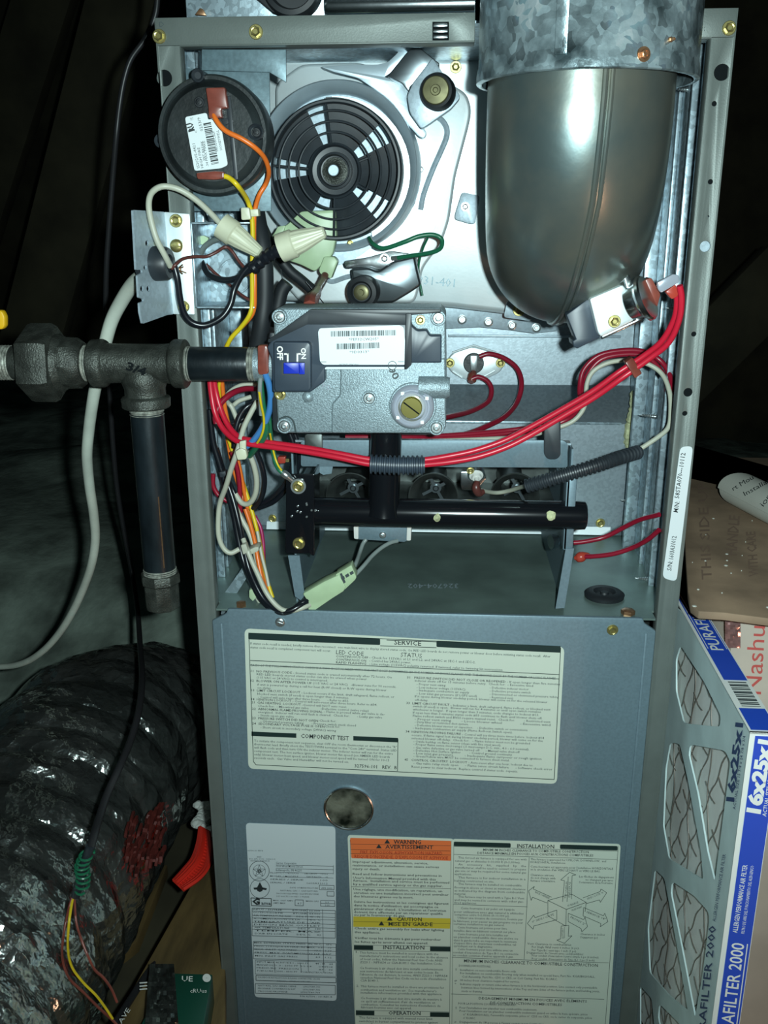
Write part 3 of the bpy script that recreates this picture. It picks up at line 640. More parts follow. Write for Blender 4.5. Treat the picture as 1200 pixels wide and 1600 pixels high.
# --- warning label
wlb = obj('warning_label', MB().plate(rnd([(543, 1305), (709, 1311), (710, 1640), (556, 1640)], 5), YA, .0004), 'cream', low, label='cream label with orange WARNING and yellow CAUTION headers')
og = MB(); og.flat(rnd([(547, 1309), (705, 1314), (705, 1345), (549, 1341)], 2), YB_); obj('orange_header', og, 'orangeink', wlb)
yg = MB(); yg.flat([(552, 1432), (704, 1435), (703, 1451), (552, 1448)], YB_); obj('yellow_header', yg, 'yellowink', wlb)
bk = MB(); tx = MB(); tb = MB(); rd = MB()
def tri(x, y, s):
    tb.flat([(x - s, y), (x + s, y), (x, y - s * 1.5)], YI)
tri(605, 1318, 4.5); tri(592, 1325.5, 4.5); tri(609, 1438.5, 4.5); tri(596, 1446, 4.5)
L(tb, 'WARNING', 615, 1318.5, 658, .01, 6.2, .02); L(tb, 'AVERTISSEMENT', 602, 1326, 677, .01, 5.6, .015)
L(rd, 'FIRE, EXPLOSION, ASPHYXIATION HAZARD', 563, 1334, 691, .015, 5); L(rd, "RISQUE D'INCENDIE, D'EXPLOSION ET ASPHYXIE", 554, 1340.5, 700, .02, 5)
L(tb, 'CAUTION', 620, 1439, 659, .01, 5.6, .015); L(tb, 'MISE EN GARDE', 607, 1446.5, 676, .01, 5.6, .015)
for y in (1317, 1319.3 + 6, 1331.5): bk.line(548, y + 2, 704, y + 4.5, .5, YI)
bk.line(552, 1440, 704, 1443, .5, YI); bk.line(549, 1385.5, 704, 1388.5, .5, YB_); bk.line(547, 1312, 556, 1640, .5, YB_); bk.line(705, 1314, 702, 1640, .5, YB_)
for a in ((553, 1477, 583), (672, 1479, 704)): bk.flat([(a[0], a[1]), (a[2], a[1] + .5), (a[2], a[1] + 7.5), (a[0], a[1] + 7)], YB_)
for a in ((556, 1579, 585), (672, 1581.5, 702)): bk.flat([(a[0], a[1]), (a[2], a[1] + .5), (a[2], a[1] + 7.5), (a[0], a[1] + 7)], YB_)
bk.line(553, 1476.5, 704, 1479, .5, YB_); bk.line(553, 1485, 704, 1487, .5, YB_); bk.line(556, 1578.5, 702, 1581, .5, YB_); bk.line(556, 1587, 702, 1589, .5, YB_)
L(tb, 'INSTALLATION', 599, 1483, 663, .01, 5.8, .012); L(tb, 'OPERATION', 607, 1585.5, 657, .01, 5.6, .012)
rows = [(551, 1348, 'Improper adjustment, alteration, service,', 669), (551, 1353.5, 'maintenance, or installation can cause serious', 686), (551, 1359, 'injury or death.', 594), (551, 1367, 'Read and follow instructions and precautions in', 690), (551.5, 1373, "User's Information Manual provided with this", 681), (552, 1377.5, 'furnace.  Installation and service must be performed', 702), (552, 1383, 'by a qualified service agency or the gas supplier.', 692),
 (552, 1391, 'Une réglage, une modification, un reparation, un', 691), (552.5, 1396.5, 'enretien ou une installation incorrect peut entraîner', 701), (552.5, 1402, 'des blessures graves ou la mort.', 646), (553, 1410.5, 'Suivre les instructions et les consignes qui figurent', 701), (553, 1416, "dans la notice d'utilisation qui accompagne ce", 685), (553, 1421.5, "générateur d'air chaud.  L'installation et l'entretien", 697), (553, 1426.5, 'doivent être effectués par un réparateur qualifié', 692), (553, 1431, 'ou par le fournisseur de gaz.', 633),
 (554, 1452, 'Check entire gas assembly for leaks after lighting', 694), (554, 1458, 'this appliance.', 594), (554, 1467, 'Vérifier tous les éléments à gaz pour rechercher', 689), (554.5, 1473, 'les fuites après avoir allumé cet appareil.', 669)]
for x0, y0, s_, x1 in rows: L(tb, s_, x0, y0, x1, .022, 4.0, .008)
rows = [(556, 1489, '1.', 560), (562, 1490, 'This furnace must be installed in accordance with the', 685), (562, 1495, "manufacturer's instructions and local codes. In the absence", 700), (562.5, 1500, 'of local codes, follow the National Fuel Gas Code ANSI', 691), (562.5, 1505, 'Z223.1 - NFPA54 or CSA-B149.1 Gas Installation Code.', 691), (562.5, 1514, 'Ce fourneau à air chaud doit être installé conformément', 692), (562.5, 1519, 'aux instructions du fabricant et aux codes locaux. En', 685), (562.5, 1524, "l'absence de ces derniers, la norme, ANSI Z223.1 / NFPA54", 699), (563, 1529, "canadien National Fuel Gas Code ou les code d'installation", 697), (563, 1533.5, 'CSA B149.1.', 592), (557, 1542, '2.', 561), (563.5, 1542.5, 'This furnace must be installed so there are provisions for', 694), (563.5, 1548, 'combustion and ventilation air.  See manufacturer\'s', 682), (563.5, 1552.5, 'installation information provided with this appliance.', 691), (564, 1561, 'Ce fourneau à air chaud doit être installé de manière à', 690), (564, 1566, 'ce qu\'il ait suffisamment d\'air de ventilation et', 680), (564, 1571, "combustion. Consulter les instructions d'installation du", 688), (564, 1575.5, 'fabricant fournies avec cet appareil.', 643), (561, 1591.5, 'This furnace is equipped with manual reset limit', 676), (561, 1597, 'switch(es) in burner compartment to protect against', 684), (561, 1602, 'overheat and improper venting', 690)]
for x0, y0, s_, x1 in rows: L(tx, s_, x0, y0, x1, .02, 4.0)
obj('ruled_lines', bk, 'greenblack', wlb); obj('lettering', tx, 'inkgrey', wlb); obj('bold_lettering', tb, 'ink', wlb); obj('red_lettering', rd, 'redink', wlb)

# --- installation label
il = obj('installation_label', MB().plate(rnd([(706, 1311), (970, 1319), (949, 1640), (708, 1640)], 6), YP - .0003, .0003), 'cream', low, label='cream clearance label headed INSTALLATION with an arrowed box diagram')
bk = MB(); tx = MB(); tb = MB()
bk.flat(rnd([(709, 1315), (798, 1317.5), (798, 1324.5), (709, 1322)], 2), YB_); bk.flat(rnd([(875, 1319.5), (965, 1322), (965, 1329), (875, 1326.5)], 2), YB_)
bk.line(709, 1322.5, 966, 1330, .6, YB_); bk.line(709, 1335, 964, 1343, .6, YB_); bk.line(966, 1322, 943, 1640, .6, YB_); bk.line(709, 1320, 706, 1600, .5, YB_)
bk.line(827, 1339, 819, 1499, .6, YB_); bk.line(708, 1413, 824, 1417, .6, YB_); bk.line(706, 1496, 951, 1504.5, .6, YB_); bk.line(705, 1553, 944, 1561.5, .6, YB_)
L(tb, 'INSTALLATION', 808, 1324.5, 866, .02, 5.6, .015)
L(tb, 'MINIMUM INCHES CLEARANCE TO COMBUSTIBLE CONSTRUCTION', 755, 1329.5, 920, .022, 4.2, .006); L(tb, 'DISTANCE MINIMALE EN POUCES AUX CONSTRUCTIONS COMBUSTIBLES', 746, 1334.5, 927, .022, 4.2, .006)
rows = [(716, 1341.5, 'This forced air furnace is equipped for use with', 823), (711, 1346.5, 'natural gas at altitudes 0-10,000 ft (0-3,050m).', 813), (716, 1352, 'An    accessory    kit,    supplied    by    the', 822), (711, 1357, 'manufacturer, shall be used to convert to propane', 822), (711, 1362, 'gas use or may be required for some natural gas', 822), (710, 1367, 'applications.', 737), (716, 1372.5, 'This furnace is for indoor installation in a', 821), (710, 1377.5, 'building constructed on site.', 772), (716, 1382.5, 'This furnace may be installed on combustible', 815), (710, 1388, 'flooring in alcove or closet at minimum clearance', 821), (710, 1393, 'as indicated by the diagram from combustible', 820), (710, 1398, 'material.', 728), (716, 1402.5, 'This furnace may be used with a Type B-1 Vent', 819), (710, 1407.5, 'and may be vented in common with other gas-', 818), (710, 1412, 'fired appliances.', 745),
 (720, 1420.5, 'Cette fournaise à air pulsé est équipée', 804), (710, 1426, "pour utilisation avec gaz naturel à altitudes", 818), (710, 1430.5, 'comprises entre 0-3,050m (0-10,000 pi).', 796), (715, 1435.5, "Utiliser une trousse de conversion, fournie par", 817), (709, 1440.5, 'le fabricant, pour passer au gaz propane ou pour', 817), (709, 1445, 'certaines installations au gaz naturel.', 788), (715, 1450.5, 'Cette fournaise est prévue pour être', 792), (709, 1455.5, 'installée dans un bâtiment construit sur place.', 806), (715, 1461, 'Cette fournaise peut être installée sur', 794), (709, 1465.5, 'un plancher combustible dans une alcôve ou', 809), (709, 1470.5, 'dans la garde-robe en respectant le minimum', 807), (709, 1475, "d'espace libre des matériaux combustibles, tel", 806), (709, 1479.5, "qu'indiqué sur le diagramme.", 770), (715, 1484.5, 'Cette fournaise peut être utilisée avec un', 801), (708, 1489.5, "conduit d'évacuation de Type B-1 ou connectée", 810), (708, 1494, "au conduit commun d'autres appareils à gaz.", 802),
 (829, 1344, 'This furnace is approved for UPFLOW, DOWNFLOW,  and', 947), (829, 1348.5, 'HORIZONTAL installations.', 884), (829, 1355.5, "Cette fournaise est approuvée pour l'installation HORIZONTALE", 958), (829, 1360, 'et la circulation d\'air VERS LE HAUT et VERS LE BAS.', 938),
 (829, 1368.5, 'Clearance arrows', 865), (829, 1373, 'do not change with', 868), (829, 1377.5, 'furnace orientation.', 868), (905, 1371, 'Les flèches de dégagement', 959), (915, 1376, 'ne changent pas avec', 958), (905, 1380, "l'orientation de la fournaise.", 958), (907, 1461, 'Clearance in inches', 945), (907, 1466, 'Dégagement (po)', 934),
 (824, 1476, 'Vent Clearance to combustibles:', 893), (831, 1481, 'For Single Wall vents 6 inches (6 po).', 905), (831, 1486, 'For Type B-1 vent type 1 inch (1 po).', 901), (823, 1490, "Dégagement de l'évent avec combustibles:", 912), (831, 1494.5, "Pour conduit d'évacuation à paroi simple 6 po (6 inches).", 936), (831, 1499.5, "Pour conduit d'évacuation de Type B-1 1 po (1 inch).", 930),
 (717, 1510.5, 'DOWNFLOW POSITIONS:', 767), (711, 1516, '†', 714), (719, 1517, 'Installation on non-combustible floors only.', 807), (719, 1522, 'For Installation on combustible flooring only when installed on special base, Part No. KGASB0201ALL,', 930), (722, 1527.5, 'Coil Assembly, Part No. CD5 or CK5, or Coil Casing, Part No. KCAKC.', 871), (710, 1533.5, 'ø', 714), (719, 1533, '18 inches front clearance required for service.', 812), (710, 1539, '*', 713), (719, 1539, 'Indicates supply or return sides when furnace is in the horizontal position. Line contact only permissible', 933), (721, 1544.5, 'between lines formed by intersections of the Top and two Sides of the furnace jacket, and building joists,', 937), (721, 1550, 'studs or framing.', 754),
 (716, 1569.5, 'POUR LA POSITION COURANT DESCENDANT:', 807), (711, 1576, '†', 714), (718, 1576, "Pour l'installation sur plancher non combustible seulement.", 839), (718, 1581, "Pour l'installation sur un plancher combustible seulement quand on utilise la base spéciale, pièce", 918), (724, 1586.5, "nº KGASB0201ALL, l'ensemble serpentin, pièce nº CD5 ou CK5, ou le carter de serpentin, pièce", 925), (724, 1592, 'nº KCAKC.', 743), (710, 1598, "ø   Dégagement de 18 pouces à l'avant requis pour l'entretien", 850)]
for x0, y0, s_, x1 in rows: L(tx, s_, x0, y0, x1, .028, 3.8)
L(tb, 'MINIMUM INCHES CLEARANCE TO COMBUSTIBLE CONSTRUCTION', 725, 1503.5, 934, .035, 4.6, .004)
L(tb, 'DEGAGEMENT MINIMUM EN POUCES AVEC ÉLÉMENTS', 748, 1561.5, 917, .03, 4.4, .006); L(tb, 'DE CONSTRUCTION COMBUSTIBLES', 766, 1568.5, 878, .03, 4.4, .006)
# clearance diagram, drawn with ruled lines
def poly(pts, close=True):
    for a, b in zip(pts, pts[1:] + (pts[:1] if close else [])): bk.line(*a, *b, .7, YB_)
poly([(856, 1407), (893, 1397), (916, 1410), (885, 1421)]); poly([(856, 1407), (885, 1421), (884, 1447), (856, 1431)]); poly([(885, 1421), (916, 1410), (914, 1425)], False)
poly([(879, 1409), (882, 1376), (876, 1375), (890, 1363), (900, 1367), (894, 1368), (893, 1405)], False); poly([(888, 1370), (886, 1409)], False)
poly([(862, 1402), (833, 1389), (835, 1385), (826, 1392), (830, 1407), (832, 1402), (855, 1411)], False)
poly([(911, 1403), (938, 1393), (939, 1389), (948, 1395), (938, 1410), (937, 1406), (916, 1412)], False)
poly([(870, 1422), (836, 1434), (834, 1430), (824, 1443), (833, 1452), (834, 1447), (870, 1437)], True)
poly([(888, 1427), (912, 1437), (914, 1433), (918, 1448), (909, 1456), (908, 1451), (888, 1440)], True)
poly([(912, 1418), (943, 1431), (945, 1427), (950, 1440), (938, 1448), (939, 1443), (911, 1431)], True)
poly([(877, 1447), (876, 1467), (870, 1469), (882, 1474), (894, 1462), (888, 1463), (889, 1446)], True); bk.line(882, 1448, 882, 1466, .5, YB_)
text(tx, 'TOP / PLENUM', (885, 1404), (887, 1378), 3, YI); text(tx, 'DESSUS', (891, 1402), (892, 1378), 3, YI); text(tx, 'FURNACE', (888, 1417), (904, 1411), 3, YI); text(tx, 'FRONT AVANT', (894, 1424), (910, 1418), 3, YI)
text(tx, 'BACK / ARRIERE', (836, 1395), (858, 1405), 3, YI); text(tx, 'SIDE / COTE *0', (918, 1406), (943, 1396), 3, YI); text(tx, '0" SIDE / COTE', (832, 1442), (866, 1430), 3, YI); text(tx, 'FRONT 2"', (891, 1434), (914, 1446), 3, YI); text(tx, 'SERVICE 18"', (916, 1426), (946, 1438), 3, YI); text(tx, 'BOTTOM 0"', (881, 1466), (881, 1450), 3, YI)
obj('ruled_lines', bk, 'greenblack', il); obj('lettering', tx, 'inkgrey', il); obj('bold_lettering', tb, 'ink', il)

# ================================================================== vent pipe and elbow
YV = -.035
rv = .0635; re = .0545
cx = at(911, 200, YV).x; zrim = -.0455
vp = thing('vent_pipe', 'spangled galvanised vent pipe at the top right, above the elbow', 'pipe', (cx, YV, zrim))
mb = MB().lathe([(0, rv - .0025), (0, rv), (.0006, rv + .0008), (.0040, rv + .0008), (.0085, rv), (.0090, rv - .0003), (.30, rv), (.30, rv - .001), (.0005, rv - .001)], (cx, YV, zrim), (0, 0, 1), 72, close=True)
obj('pipe_wall', mb, 'spangle', vp)
a0 = math.radians(-90 - 20)
sx, sy = cx + math.cos(a0) * rv, YV + math.sin(a0) * rv
tdir = Vector((-math.sin(a0), math.cos(a0), 0)); ndir = Vector((math.cos(a0), math.sin(a0), 0))
mb = MB(); mb.obox((sx, sy, zrim + .155), tdir, ndir, Vector((0, 0, 1)), .0035, .0010, .148)
obj('lock_seam', mb, 'spangle', vp, .0008)
def pipescrew(px, py, rpx):
    # place on pipe surface
    d = ray(px, py); o = CAMP - Vector((cx, YV, 0)); A = d.x ** 2 + d.y ** 2; B = 2 * (o.x * d.x + o.y * d.y); C_ = o.x ** 2 + o.y ** 2 - rv ** 2
    t = (-B - math.sqrt(B * B - 4 * A * C_)) / (2 * A); p = CAMP + d * t; n = Vector((p.x - cx, p.y - YV, 0)).normalized()
    r = rpx * mpp(px, py, p.y)
    mb = MB().lathe([(-.001, r), (.0008, r), (.001, r * .8), (.001, r * .7), (.003, r * .66), (.0033, r * .5), (.0022, r * .35), (.0022, r * .05)], p, n, 6)
    mb.lathe([(-.001, r * 1.05), (.0009, r * 1.05)], p, n, 18)
    obj('screw', mb, 'copperscrew', vp)
pipescrew(1005, 85, 11); pipescrew(1047, 62, 4)

# elbow: straight throat, quarter bend, outlet into the collector
el = thing('vent_elbow', 'dark oily steel elbow curving from the vent pipe into the collector', 'pipe', (cx, .05, -.2))
z1, RB = -.058, .080
tgt = at(872, 372, .17); c0 = Vector((at(903, 200, YV).x, YV, 0)); dirh = Vector((tgt.x - c0.x, tgt.y - c0.y, 0)).normalized()
path = [Vector((c0.x, c0.y, .06)), Vector((c0.x, c0.y, 0)), Vector((c0.x, c0.y, z1 + .03))]
NB = 26
for i in range(NB + 1):
    a = PI / 2 * i / NB; path.append(Vector((c0.x, c0.y, z1)) + dirh * (RB * (1 - math.cos(a))) + Vector((0, 0, -RB * math.sin(a))))
endp = path[-1]
Ls = (.192 - endp.y) / dirh.y
for i in range(1, 5): path.append(endp + dirh * (Ls * i / 4))
mb = MB(); rr_ = [re] * len(path)
mb.tube(path, rr_, 64)
obj('elbow_body', mb, 'elbow', el, angle=60)
# raised seam along the outer curve
def outward(i):
    a = PI / 2 * min(max(i - 3, 0), NB) / NB
    return -dirh * math.cos(a) + Vector((0, 0, -1)) * math.sin(a)
side = Vector((dirh.y, -dirh.x, 0))
for off_, w_, nm in ((.06, .0017, 'lock_seam'), (.13, .0013, 'lock_seam')):
    ps = []
    for i in range(1, 3 + NB + 1):
        k = off_ + .14 * (1 - i / 28) - .20 * max(0, (i - 10) / 18)
        o_ = outward(i); ps.append(path[i] + (o_ * math.cos(k) + side * math.sin(k)) * (re + .0004))
    obj(nm, MB().tube(ps, w_, 8), 'elbow', el)
# crimped fold at the bottom of the elbow
q = path[3 + NB - 2] + (outward(3 + NB - 2)) * re
mb = MB(); mb.tube(smooth([at(862, 482, .02), at(880, 492, .02), at(893, 488, .025), at(905, 476, .03)]), .0028, 8)
obj('fold', mb, 'elbow', el)
for pts, sc_, Y in (([(792, 470), (838, 478), (830, 502), (787, 496)], (811, 484, 10), .140), ([(722, 300), (750, 306), (742, 350), (735, 350), (711, 343), (711, 335)], (727, 323, 7), .150)):
    tb_ = obj('fixing_tab', MB().plate(rnd(pts, 5), Y, .0012), 'galv', el, .0003)
    screw(tb_, sc_[0], sc_[1], Y, sc_[2], 'hex', 'steel' if sc_[2] < 9 else 'brass')

# ================================================================== collector box and inducer
YC = .165
ind = thing('draft_inducer', 'bright zinc-plated inducer housing with its round motor guard behind', 'blower', (.15, .2, -.22))
cb = MB().plate(rnd([(404, 86), (1004, 88), (1000, 350), (985, 420), (938, 482), (890, 500), (840, 497), (700, 481), (620, 478), (425, 470), (404, 420)], 14), YC, .056)
col = obj('collector_box', cb, 'bright', ind, .014, angle=75)
mb = MB(); text(mb, '931-401', (652, 443), (710, 449), 13, YC - .0003, bold=.0)
obj('stamped_number', mb, 'dullgalv', col, label='stamped number 931-401')
mb = MB(); mb.box(at(447, 90, YC).x, at(740, 90, YC).x, YC - .006, YC + .002, at(600, 93, YC).z, at(600, 88, YC).z); obj('top_lip', mb, 'chrome', col, .0008)
# bottom flange with its row of rivets
fp = [(425, 405), (438, 432), (470, 462), (520, 492), (620, 505), (692, 514), (750, 511), (800, 516), (835, 521), (870, 517), (905, 500), (925, 470), (900, 455), (700, 460), (520, 460), (440, 400)]
flg = obj('collector_flange', MB().plate(fp, .196, .0015), 'galv', ind, .0003)
for x, y in ((437, 415), (467, 446), (500, 468), (722, 499), (763, 503), (800, 508), (838, 512), (877, 503)): screw(flg, x, y, .196, 7.5, 'rivet', 'steel', name='rivet')
screw(col, 712, 105, YC, 9, 'hex', 'brass')
# scroll housing cover with pressed ribs
YH = .150
hc = obj('housing_cover', MB().plate(rnd([(470, 100), (560, 97), (610, 112), (700, 128), (730, 146), (737, 172), (733, 195), (712, 275), (702, 345), (690, 380), (660, 420), (655, 450), (648, 474), (470, 474), (440, 440), (430, 330), (430, 130)], 12), YH, .016), 'bright', ind, .0025, angle=60)
for pts, r in (([(682, 182), (692, 190), (698, 202), (697, 216), (688, 238), (676, 265), (662, 303), (657, 328)], 4.4), ([(575, 430), (545, 432), (520, 440), (510, 436)], 4), ([(650, 300), (645, 318), (638, 328), (628, 340)], 3.2)):
    obj('pressed_rib', MB().tube(smooth([at(x, y, YH) for x, y in pts]), r * mpp(650, 250, YH), 8), 'galv', hc)
screw(hc, 623, 150, YH - .004, 8.5, 'hex', 'brass'); screw(hc, 657, 265, YH, 5, 'rivet', 'steel', name='rivet')
# shroud cup
cF = at(525, 262, .112); m_ = mpp(525, 262, .112)
mb = MB().lathe([(0.0, 124 * m_), (.001, 126 * m_), (.003, 126 * m_), (.012, 129 * m_), (.040, 131 * m_), (.040, 60 * m_), (.022, 60 * m_), (.020, 108 * m_), (.006, 114 * m_)], cF + Vector((0, 0, 0)), (0, 1, 0), 72, close=True)
obj('motor_shroud', mb, 'plainzinc', ind, angle=50)
obj('shroud_floor', MB().lathe([(0, 118 * m_), (.001, 118 * m_), (.001, 5 * m_), (0, 5 * m_)], cF + Vector((0, .0185, 0)), (0, 1, 0), 48, close=True), 'galv', ind)
obj('shroud_crescent', MB().plate([(523 + 118 * math.cos(a), 268 - 118 * math.sin(a)) for a in [math.radians(t) for t in range(-60, 100, 8)]] + [(523 + 100 * math.cos(a), 266 - 106 * math.sin(a)) for a in [math.radians(t) for t in range(96, -62, -8)]], .108, .0012), 'bright', ind)
mt = MB().plate(rnd([(470, 375), (560, 368), (588, 362), (583, 385), (560, 402), (530, 414), (480, 412)], 6), .118, .002)
mp_ = obj('motor_mount', mt, 'galv', ind); screw(mp_, 547, 380, .118, 5, 'rivet', 'brass', name='rivet')
# fan blades, gaps between five broad blades
YFn = .100; cf = at(523, 266, YFn); mf = mpp(523, 266, YFn)
for k in range(5):
    a0 = math.radians(116 - 72 * k); 
    mb = MB(); A_ = []; B_ = []
    for i in range(9):
        a = a0 - math.radians(3) + math.radians(54) * i / 8; tw = .004 * i / 8
        for r, LST in ((44, 0), (104, 1)):
            pass
    pr = []; 
    for i in range(9):
        a = a0 + math.radians(52) * i / 8
        for r in (40, 72, 104): pr.append(cf + Vector((math.cos(a) * r * mf, .006 - .010 * i / 8, math.sin(a) * r * mf)))
    n_ = len(pr); fs = []
    for i in range(8):
        for j in range(2):
            q_ = (i * 3 + j, i * 3 + j + 1, i * 3 + j + 4, i * 3 + j + 3); fs.append(q_); fs.append(tuple(n_ + t for t in q_)[::-1])
    ring = [i * 3 for i in range(9)] + [25, 26] + [i * 3 + 2 for i in range(7, -1, -1)] + [1]
    for a, b in zip(ring, ring[1:] + ring[:1]): fs.append((a, b, n_ + b, n_ + a))
    mb.add(pr + [p + Vector((0, .0012, 0)) for p in pr], fs)
    obj('fan_blade', mb, 'plastic', ind)
# wire guard in black plastic
YG = .083; cg = at(523, 267, YG); mg = mpp(523, 267, YG)
guard = obj('motor_guard', MB().lathe([(0, 97 * mg), (-.0015, 99 * mg), (-.0015, 102 * mg), (0, 104 * mg), (.022, 106 * mg), (.022, 101 * mg), (.002, 97 * mg)], cg, (0, 1, 0), 72, close=True), 'plastic', ind, label='round black plastic guard with concentric rings')
for r in (87, 72, 56.5): obj('guard_ring', MB().tube([cg + Vector((math.cos(2 * PI * i / 64) * r * mg, 0, math.sin(2 * PI * i / 64) * r * mg)) for i in range(64)], .00085, 8, closed=True), 'plastic', guard)
for a, r0, r1 in ((97, 40, 100), (175, 40, 100), (268, 40, 100), (20, 40, 60), (-30, 40, 60)):
    a = math.radians(a); obj('guard_spoke', MB().tube([cg + Vector((math.cos(a) * r * mg, .001, math.sin(a) * r * mg)) for r in (r0, r1)], .0009, 6), 'plastic', guard)
obj('guard_hub', MB().lathe([(.004, 41 * mg), (-.0015, 41 * mg), (-.0025, 38 * mg), (.0010, 35 * mg), (.0015, 28 * mg), (-.0030, 27 * mg), (-.0035, 24 * mg), (.0015, 22 * mg), (.0025, 10 * mg), (.0025, 1 * mg)], cg, (0, 1, 0), 48), 'plastic', guard)
obj('motor_shaft', MB().lathe([(.003, 21 * mg), (.001, 20 * mg), (.0005, 13 * mg), (-.001, 9 * mg), (-.006, 9 * mg), (-.007, 8 * mg), (-.007, 1 * mg)], cg, (0, 1, 0), 32), 'castiron', ind)
obj('shaft_end', MB().lathe([(-.0065, 8.5 * mg), (-.0085, 8.5 * mg), (-.009, 7.5 * mg), (-.009, 1 * mg)], cg, (0, 1, 0), 24), 'galv', ind)
# swept strap and Z-bracket at the upper right, rubber mount and bolt
mb = MB().plate(rnd([(500, 104), (560, 101), (590, 101), (606, 97), (620, 84), (626, 76), (641, 76), (638, 92), (606, 117), (600, 120), (616, 125), (628, 128), (637, 145), (641, 170), (660, 198), (667, 207), (663, 216), (655, 214), (625, 182), (600, 150), (560, 122), (520, 112)], 5), .120, .010)
obj('mounting_strap', mb, 'plainzinc', ind, .0028, angle=60)
yz = .105
mb = MB().plate(rnd([(606, 119), (640, 77), (655, 74), (688, 100), (676, 112), (642, 134), (638, 144), (628, 130)], 4), yz, .04)
br = obj('mount_bracket', mb, 'darksteel', ind, .002, angle=60)
mb = MB().plate(rnd([(676, 90), (682, 99), (706, 137), (713, 140), (720, 152), (705, 170), (668, 196), (658, 202), (640, 176), (636, 150), (645, 130)], 6), yz - .008, .010)
cap = obj('bracket_face', mb, 'galv', br, .0015)
c = at(684, 144, yz - .012); m2 = mpp(684, 144, yz)
obj('rubber_mount', MB().lathe([(-.006, 27 * m2), (.004, 27 * m2), (.009, 24 * m2), (.010, 19 * m2), (.008, 15 * m2), (.008, 2 * m2)], c, (-.12, -1, 0), 40), 'rubber', br)
obj('mount_washer', MB().lathe([(.006, 20.5 * m2), (.0115, 20.5 * m2), (.0122, 19 * m2), (.0125, 8 * m2), (.0135, 7 * m2), (.0135, 4 * m2), (.0125, 3 * m2), (.0125, .5 * m2)], c, (-.12, -1, 0), 40), 'olive', br)
# lower mount
mb = MB().plate(rnd([(536, 408), (575, 402), (610, 392), (640, 396), (648, 405), (612, 412), (600, 424), (588, 421), (578, 417), (540, 420)], 5), .112, .004)
b2 = obj('mounting_strap', mb, 'chrome', ind, .0012, angle=60)
mb = MB().plate(rnd([(548, 420), (576, 418), (590, 424), (614, 408), (648, 400), (652, 420), (658, 446), (640, 458), (615, 473), (555, 474)], 5), .108, .036)
b3 = obj('mount_bracket', mb, 'darksteel', ind, .003, angle=60)
c = at(567, 456, .100); m2 = mpp(567, 456, .10)
obj('rubber_mount', MB().lathe([(-.008, 25 * m2), (.002, 25 * m2), (.006, 23 * m2), (.007, 17 * m2), (.005, 14 * m2), (.005, 2 * m2)], c, (-.1, -1, 0), 36), 'rubber', b3)
obj('mount_washer', MB().lathe([(.004, 12 * m2), (.007, 12 * m2), (.0075, 10 * m2), (.0075, 5 * m2), (.010, 4.5 * m2), (.010, .5 * m2)], c, (-.1, -1, 0), 24), 'olive', b3)
screw(b2, 601, 404, .111, 8, 'hex', 'steel')

wire('ground_wire', 'thin green ground wire looped below the motor guard to a silver bolt', [(577, 372, .10), (583, 381, .09), (600, 388, .085), (632, 378, .08), (655, 369, .08), (677, 367, .08), (690, 374, .08), (688, 388, .085), (672, 395, .09), (640, 400, .10), (622, 403, .105)], 3.4, 'green')
mb = MB(); mb.tube([at(612, 404, .108), at(624, 403, .106), at(632, 401, .103)], 3.6 * mpp(620, 404, .1), 8); obj('crimp', mb, 'steel', ind)
wire('motor_lead', 'grey-green wire hanging behind the looped ground wire', [(668, 372, .11), (660, 390, .12), (654, 415, .13), (656, 440, .14), (660, 462, .14)], 2.0, 'green')

# pale green plug half hidden behind the motor guard, brown lead below it
pg_ = thing('motor_plug', 'pale green nylon motor plug half behind the round guard', 'connector', tuple(at(480, 420, .09)))
obj('plug_body', MB().plate(rnd([(421, 374), (432, 357), (447, 352), (470, 330), (523, 328), (526, 370), (520, 398), (505, 412), (492, 425), (470, 414), (440, 404)], 5), .091, .012), 'palegreen', pg_, .0015)
obj('plug_sleeve', MB().plate(rnd([(506, 401), (522, 401), (528, 408), (517, 436), (500, 428), (498, 422)], 3), .087, .012), 'palegreen', pg_, .001)
obj('plug_ridge', MB().plate(rnd([(425, 372), (434, 354), (446, 352), (440, 372), (430, 380)], 3), .088, .01), 'palegreen', pg_, .001)
wire('plug_lead', 'brown sleeved lead running from the pale green plug to the valve', [(508, 430, .088), (504, 440, .08), (498, 450, .06), (494, 460, .04), (488, 470, .012), (484, 479, .0)], 6, 'brown')
mb = MB(); mb.tube(smooth([at(497, 452, .05), at(492, 462, .02), at(486, 470, .0), at(484, 480, -.01)]), [.0028 + .0022 * min(1, i / 9) for i in range(19)], 8)
obj('lug_sleeve', mb, 'lug', label='reddish brown wire lug standing on top of the gas valve', cat='connector')

# ================================================================== pressure switch (upper left)
psb = thing('switch_bracket', 'galvanised bracket plate carrying the round black pressure switch', 'bracket', tuple(at(350, 330, .02)))
obj('back_plate', MB().plate([(275, 106), (421, 112), (424, 330), (300, 330)], .016, .0015), 'dullgalv', psb, .0004)
obj('top_flange', MB().plate([(315, 77), (447, 77), (447, 129), (421, 113), (315, 110)], .010, .002), 'dullgalv', psb, .0005)
ps = thing('pressure_switch', 'round black pressure switch with a white barcode label, upper left', 'switch', tuple(at(333, 300, -.01)))
cp = at(333, 212, -.018); mm = mpp(333, 212, -.018)
obj('switch_body', MB().lathe([(-.033, 60 * mm), (-.022, 86 * mm), (-.004, 88 * mm), (0, 87 * mm), (.0025, 84 * mm), (.0025, 79 * mm), (.0012, 77 * mm), (.0055, 70 * mm), (.0065, 67 * mm), (.0065, 1 * mm)], cp, (0, -1, 0), 72), 'bakelite', ps)
YS = cp.y - .0066
obj('raised_rib', MB().plate([(352, 150), (360, 150), (372, 280), (366, 282)], YS - .0012, .0012), 'plastic', ps, .0003)
